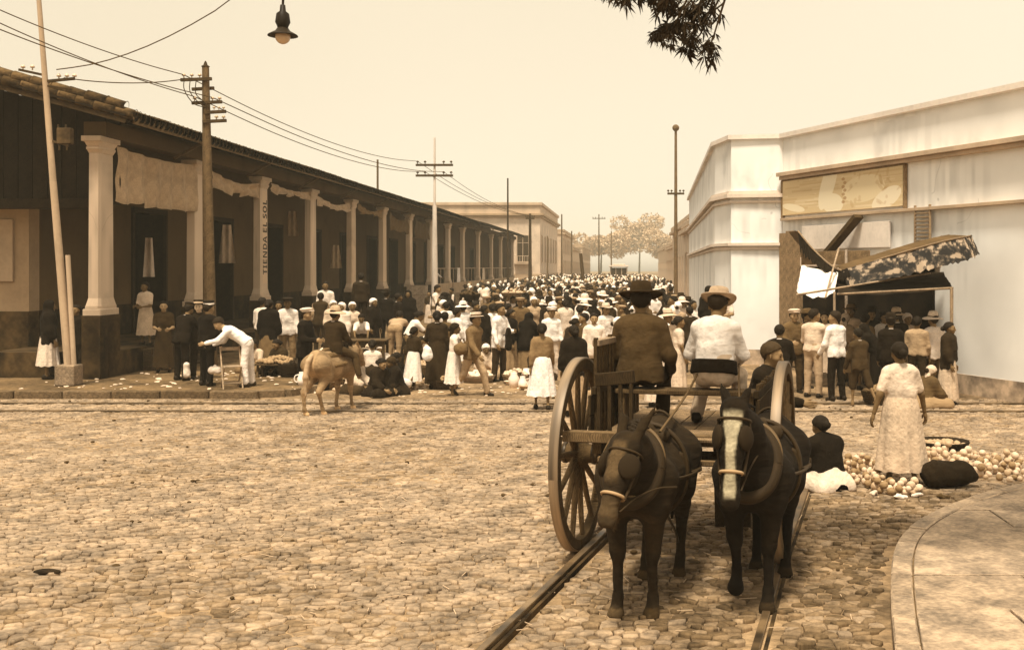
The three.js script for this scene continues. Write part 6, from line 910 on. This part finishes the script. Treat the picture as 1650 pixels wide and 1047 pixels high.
for (const [px, d, v, label] of [[735, 79, .8, 'white cloth hung over the arcade rail'], [768, 93, .6, 'pale cloth on the arcade rail farther on']]) { const g = thing('rail_cloth', label, 'cloth', CXL + .12, 1.7, -d); const pl = new THREE.PlaneGeometry(1.1, 1.0, 14, 10), p = pl.attributes.position; for (let i = 0; i < p.count; i++) p.setZ(i, .04 * Math.sin(p.getX(i) * 14) * (.6 - p.getY(i))); pl.computeVertexNormals(); part(g, 'cloth', pl.rotateY(Math.PI / 2).translate(.05, .38, 0), M.cloth(v)); }

// the tram far up the street
{
  const g = thing('tram', 'pale tram car far up the crowded street', 'tram', gx(997, 135), 0, -135), w = 2.1; part(g, 'body', [box(0, 1.1, -3, w, 1.0, 6, .05), ...[-1, 1].flatMap(s => [0, 1, 2, 3, 4].map(i => box(s * (w / 2 - .05), 2.1, -.1 - i * 1.45, .1, 1.1, .12))), box(0, .45, -3, 1.6, .4, 4)], M.plaster(.5)); part(g, 'roof', [box(0, 2.75, -3, w + .3, .16, 6.5, .06), box(0, 2.92, -3, w - .6, .2, 5.2, .06)], M.plaster(.66)); part(g, 'front_window', box(0, 2.1, -.03, w - .25, .9, .04), mat(.06, { roughness: .3 })); part(g, 'window_post', [box(-.35, 2.1, .01, .08, .95, .06), box(.35, 2.1, .01, .08, .95, .06)], M.plaster(.5)); part(g, 'headlight', new THREE.SphereGeometry(.14, 10, 8).translate(0, 1.3, .02), mat(.6, { roughness: .3 }));
}

// ---------------------------------------------------------------- the awning stall on the right
{
  const sheet = (a, b, c, e, n, sg, wv) => { const g = new THREE.PlaneGeometry(1, 1, n, n), p = g.attributes.position; for (let i = 0; i < p.count; i++) { const u = p.getX(i) + .5, t = p.getY(i) + .5, q = a.clone().lerp(b, u).lerp(e.clone().lerp(c, u), t); q.y -= sg * 4 * u * (1 - u) * (.4 + .6 * t) + wv * noise(u * 6, t * 6, 3); p.setXYZ(i, q.x, q.y, q.z); } g.computeVertexNormals(); return g; };
  const at = (px, py, d) => V(gx(px, d), gy(py, d), -d);
  const s = thing('white_awning', 'white canvas awning slung between sticks at the white building corner', 'awning', 0, 0, 0); s.position.copy(at(1310, 640, 24.6)); s.position.y = 0; const o = s.position, L = v => v.clone().sub(o);
  part(s, 'canvas', sheet(L(at(1292, 428, 26)), L(at(1352, 432, 25.6)), L(at(1345, 472, 24.2)), L(at(1284, 469, 24.4)), 14, .12, .1), M.cloth(.84)); part(s, 'stick', [bar(L(at(1352, 400, 25.6)), L(at(1330, 480, 24.2)), .025, .02, 6), bar(L(at(1284, 475, 24.3)), L(at(1500, 440, 23)), .025, .018, 6), bar(L(at(1345, 470, 24.2)), V(L(at(1345, 470, 24.2)).x, 0, L(at(1345, 470, 24.2)).z), .03, .03, 8)], M.wood(.4));
  const k = thing('dark_awning', 'dark canvas awning edge over the stall opening', 'awning', 0, 0, 0); k.position.copy(at(1420, 640, 24)); k.position.y = 0; const o2 = k.position, L2 = v => v.clone().sub(o2);
  part(k, 'canvas', sheet(L2(at(1352, 446, 26)), L2(at(1520, 438, 23.6)), L2(at(1536, 464, 21.6)), L2(at(1350, 474, 24)), 14, .06, .05), M.cloth(.03)); part(k, 'post', [bar(L2(at(1534, 464, 21.6)), V(L2(at(1534, 464, 21.6)).x, 0, L2(at(1534, 464, 21.6)).z), .035, .03, 8), bar(L2(at(1350, 474, 24)), L2(at(1536, 464, 21.6)), .025, .025, 6)], M.wood(.34));
  // the sagging patched canopy: a dark rope of cloth on the left, a mottled valance rising to the right
  const h = thing('patched_awning', 'sagging patched cloth awning, dark at the left and mottled to the right, over the stall', 'awning', 0, 0, 0); h.position.copy(at(1400, 640, 25)); h.position.y = 0; const o3 = h.position, path = new THREE.CatmullRomCurve3([at(1286, 372, 26.6), at(1300, 390, 26.4), at(1322, 412, 26), at(1352, 434, 25.4), at(1366, 432, 24.8), at(1440, 411, 23.4), at(1500, 394, 22.4), at(1552, 382, 21.6), at(1566, 380, 21.4)].map(v => v.sub(o3)));
  const mot = tex(256, (u, v) => { const k = fbm(u, v, 12, 51) + .4 * fbm(u, v, 30, 54); return k > .3 ? .8 : k > 0 ? .5 : k > -.3 ? .3 : .14; }, { rep: .8 });
  const strip = (u0, u1, drop, fwd, rag) => { const nu = 60, nt = 8, pos = [], uv = [], idx = []; for (let i = 0; i <= nu; i++) for (let j = 0; j <= nt; j++) { const u = u0 + (u1 - u0) * i / nu, t = j / nt, c = path.getPoint(u), k = (i / nu), dd = drop(k) * (1 + rag * noise(u * 60, 1, 2)); pos.push(c.x, c.y - dd * t + .02 * noise(u * 40, t * 4, 1), c.z + fwd(k) * t + .06 * noise(u * 25, t * 3, 5)); uv.push(u * 6, t * dd); if (i < nu && j < nt) { const q = i * (nt + 1) + j; idx.push(q, q + 1, q + nt + 1, q + 1, q + nt + 2, q + nt + 1); } } const g = new THREE.BufferGeometry(); g.setAttribute('position', new THREE.Float32BufferAttribute(pos, 3)); g.setAttribute('uv', new THREE.Float32BufferAttribute(uv, 2)); g.setIndex(idx); g.computeVertexNormals(); return g; };
  part(h, 'dark_cloth', strip(0, .5, k => .5 - .34 * k, k => .35, .5), M.cloth(.02)); part(h, 'mottled_valance', strip(.44, 1, k => .34 + .12 * Math.sin(k * 3.1), k => .5, .25), mat(.5, { map: mot, side: THREE.DoubleSide }));
  part(h, 'roof_cloth', strip(.0, 1, k => -.02 - .05 * k, k => -1.5, .1), M.cloth(.14)); part(h, 'pole', [tube([0, .2, .4, .6, .8, 1].map(u => path.getPoint(u)), .022, 30, 6)], M.wood(.3));
  const bd = thing('stall_board', 'plain brown board set up behind the sagging awning, with a pale upright', 'board', 0, 0, 0); bd.position.copy(at(1345, 640, 26.8)); bd.position.y = 0; const o4 = bd.position, W4 = v => v.sub(o4); part(bd, 'board', beam(W4(at(1292, 416, 27.4)), W4(at(1402, 414, 26)), .04, .32), M.wood(.24)); part(bd, 'upright', bar(W4(at(1364, 402, 26.3)), W4(at(1364, 402, 26.3)).setY(0), .035, .035, 8), M.wood(.6));
}

// ---------------------------------------------------------------- fruit spread on the ground at the right
{
  const zones = [[1408, 13.9, .34, .9, 92, .07], [1440, 13.1, .3, .35, 24, .02], [1560, 14.7, .95, .75, 126, .12], [1610, 14.0, .5, .5, 28, .05], [1490, 14.9, .4, .5, 28, .05]], fm = [.34, .42, .5, .22].map(v => mat(v, { roughness: .6 })), put = []; let proto = null;
  for (const [px, d, rx, rz, n, h] of zones) for (let i = 0, tr = 0; i < n && tr < n * 40; tr++) { const a = rnd(6.283), k = Math.sqrt(rnd()), x = gx(px, d) + Math.cos(a) * k * rx, z = -d + Math.sin(a) * k * rz, r = rnd(.032, .054); if (inPave(x, z) || inPave(x, z + .08) || Math.hypot(x - gx(1452, 13.55), z + 13.55) < .3 || Math.hypot((x - gx(1336, 13.25)), z + 13.2) < .5) continue; let y = r + .02; for (const q of put) { const dd = Math.hypot(q[0] - x, q[1] - z), s = q[3] + r; if (dd < s * .92) y = Math.max(y, q[2] + Math.sqrt(s * s - dd * dd) * .9); } if (y > .12 + h) continue; put.push([x, z, y, r]); i++; }
  const where = (x, z) => { const px = CX + x * F / -z; return px < 1432 ? (z < -13.9 ? 'behind the seated woman in black' : 'near the skirt of the seated woman') : px < 1500 ? 'round the feet of the woman in the pale dress' : px < 1535 ? (z < -14.6 ? 'behind the dark sack' : 'beside the dark sack') : px < 1590 ? (z < -14.8 ? 'at the back of the heap right of the dark sack' : 'at the front of the heap right of the dark sack') : (z < -14.6 ? 'at the far right edge of the heap' : 'at the near right edge of the heap'); };
  for (const [x, z, y, r] of put) { const g = shade(new THREE.Mesh(pick(lumps), pick(fm))); g.name = numbered('round_fruit'); g.position.set(x, y, z); g.rotation.set(rnd(6), rnd(6), rnd(6)); g.scale.setScalar(r); scene.add(g); const w = where(x, z); tag(g, 'pale round fruit lying ' + w, 'fruit', 'round fruit ' + w); }
  const sk = thing('sack', 'dark full sack lying in the fruit right of the woman in the pale dress', 'sack', gx(1528, 13.35), .02, -13.35, .12); part(sk, 'cloth', flesh([[-.16, .15, 0, .16, .16, 0, .17, .15], [.2, .15, 0, .34, .12, 0, .1, .05]], .1, .02, .022, (x, y) => -y), M.cloth(.03)); part(sk, 'tie', new THREE.TorusGeometry(.075, .012, 6, 16).rotateY(Math.PI / 2).translate(.28, .135, 0), mat(.2));
  const tr = thing('flat_basket', 'dark flat basket tray behind the heap of fruit', 'basket', gx(1518, 16.3), .02, -16.3); part(tr, 'wickerwork', basketG(.34, .1, 1.15), M.wood(.05)); heapOf(tr, 40, .3, .3, .05, .045, .3);
  for (const [px, py, w, v] of [[1452, 806, .07, .75], [1478, 803, .06, .7], [1408, 800, .05, .6], [1520, 806, .06, .1]]) { const d = gd(py), g = thing('paper_scrap', ['pale crumpled scrap nearest the hem of the pale dress', 'pale crumpled scrap right of the hem scraps', 'small pale scrap below the fruit by the seated woman', 'dark scrap on the cobbles before the sack'][[1452, 1478, 1408, 1520].indexOf(px)], 'scrap', gx(px, d), .035, -d, rnd(6)); part(g, 'sheet', flesh([[-w, .0, 0, w, .01, .02, .02, .016], [0, 0, -w * .6, .02, .02, w * .6, .016, .02]], .03, .012, .012), M.cloth(v)); }
  const st = thing('loose_stone', 'flat dark stone lying on the cobbles at the lower left', 'stone', gx(75, 9.6), .03, -9.6); part(st, 'stone', lumps[1].clone().scale(.12, .03, .05), M.stone(.06));
}
{ // straw, dung and bits of peel trodden into the paving
  const g = new THREE.Group(); g.name = 'litter'; g.userData = { kind: 'stuff', label: 'straw and scraps trodden into the cobbles', category: 'litter' }; scene.add(g);
  const mk = (n, f) => { const ms = []; for (let i = 0; i < n; i++) ms.push(f()); return ms; }, q = () => new THREE.Quaternion().setFromEuler(new THREE.Euler(rnd(-.1, .1), rnd(6.28), rnd(-.1, .1)));
  instances(g, 'straw', new THREE.BoxGeometry(.12, .004, .006), mat(.4), mk(420, () => { const d = 8 + 15 * rnd(), s = rnd(.5, 1.5); return new THREE.Matrix4().compose(V(gx(rnd(200, 1430), d), .034, -d), q(), V(s, 1, 1)); }));
  instances(g, 'clods', lumps[2], mat(.08), mk(160, () => { const d = 8.5 + 14 * rnd(), s = rnd(.008, .028); return new THREE.Matrix4().compose(V(gx(rnd(100, 1400), d), .03, -d), q(), V(s * 1.4, s * .7, s)); }));
  instances(g, 'scraps', lumps[0], mat(.55), mk(220, () => { const d = 22.7 + 4 * rnd(), x = rnd(-12.5, -1), s = rnd(.012, .045); return new THREE.Matrix4().compose(V(x, x < -6.6 ? LP + .01 : .02, -d), q(), V(s * 1.5, s * .5, s)); }));
}

renderer.render(scene, camera);
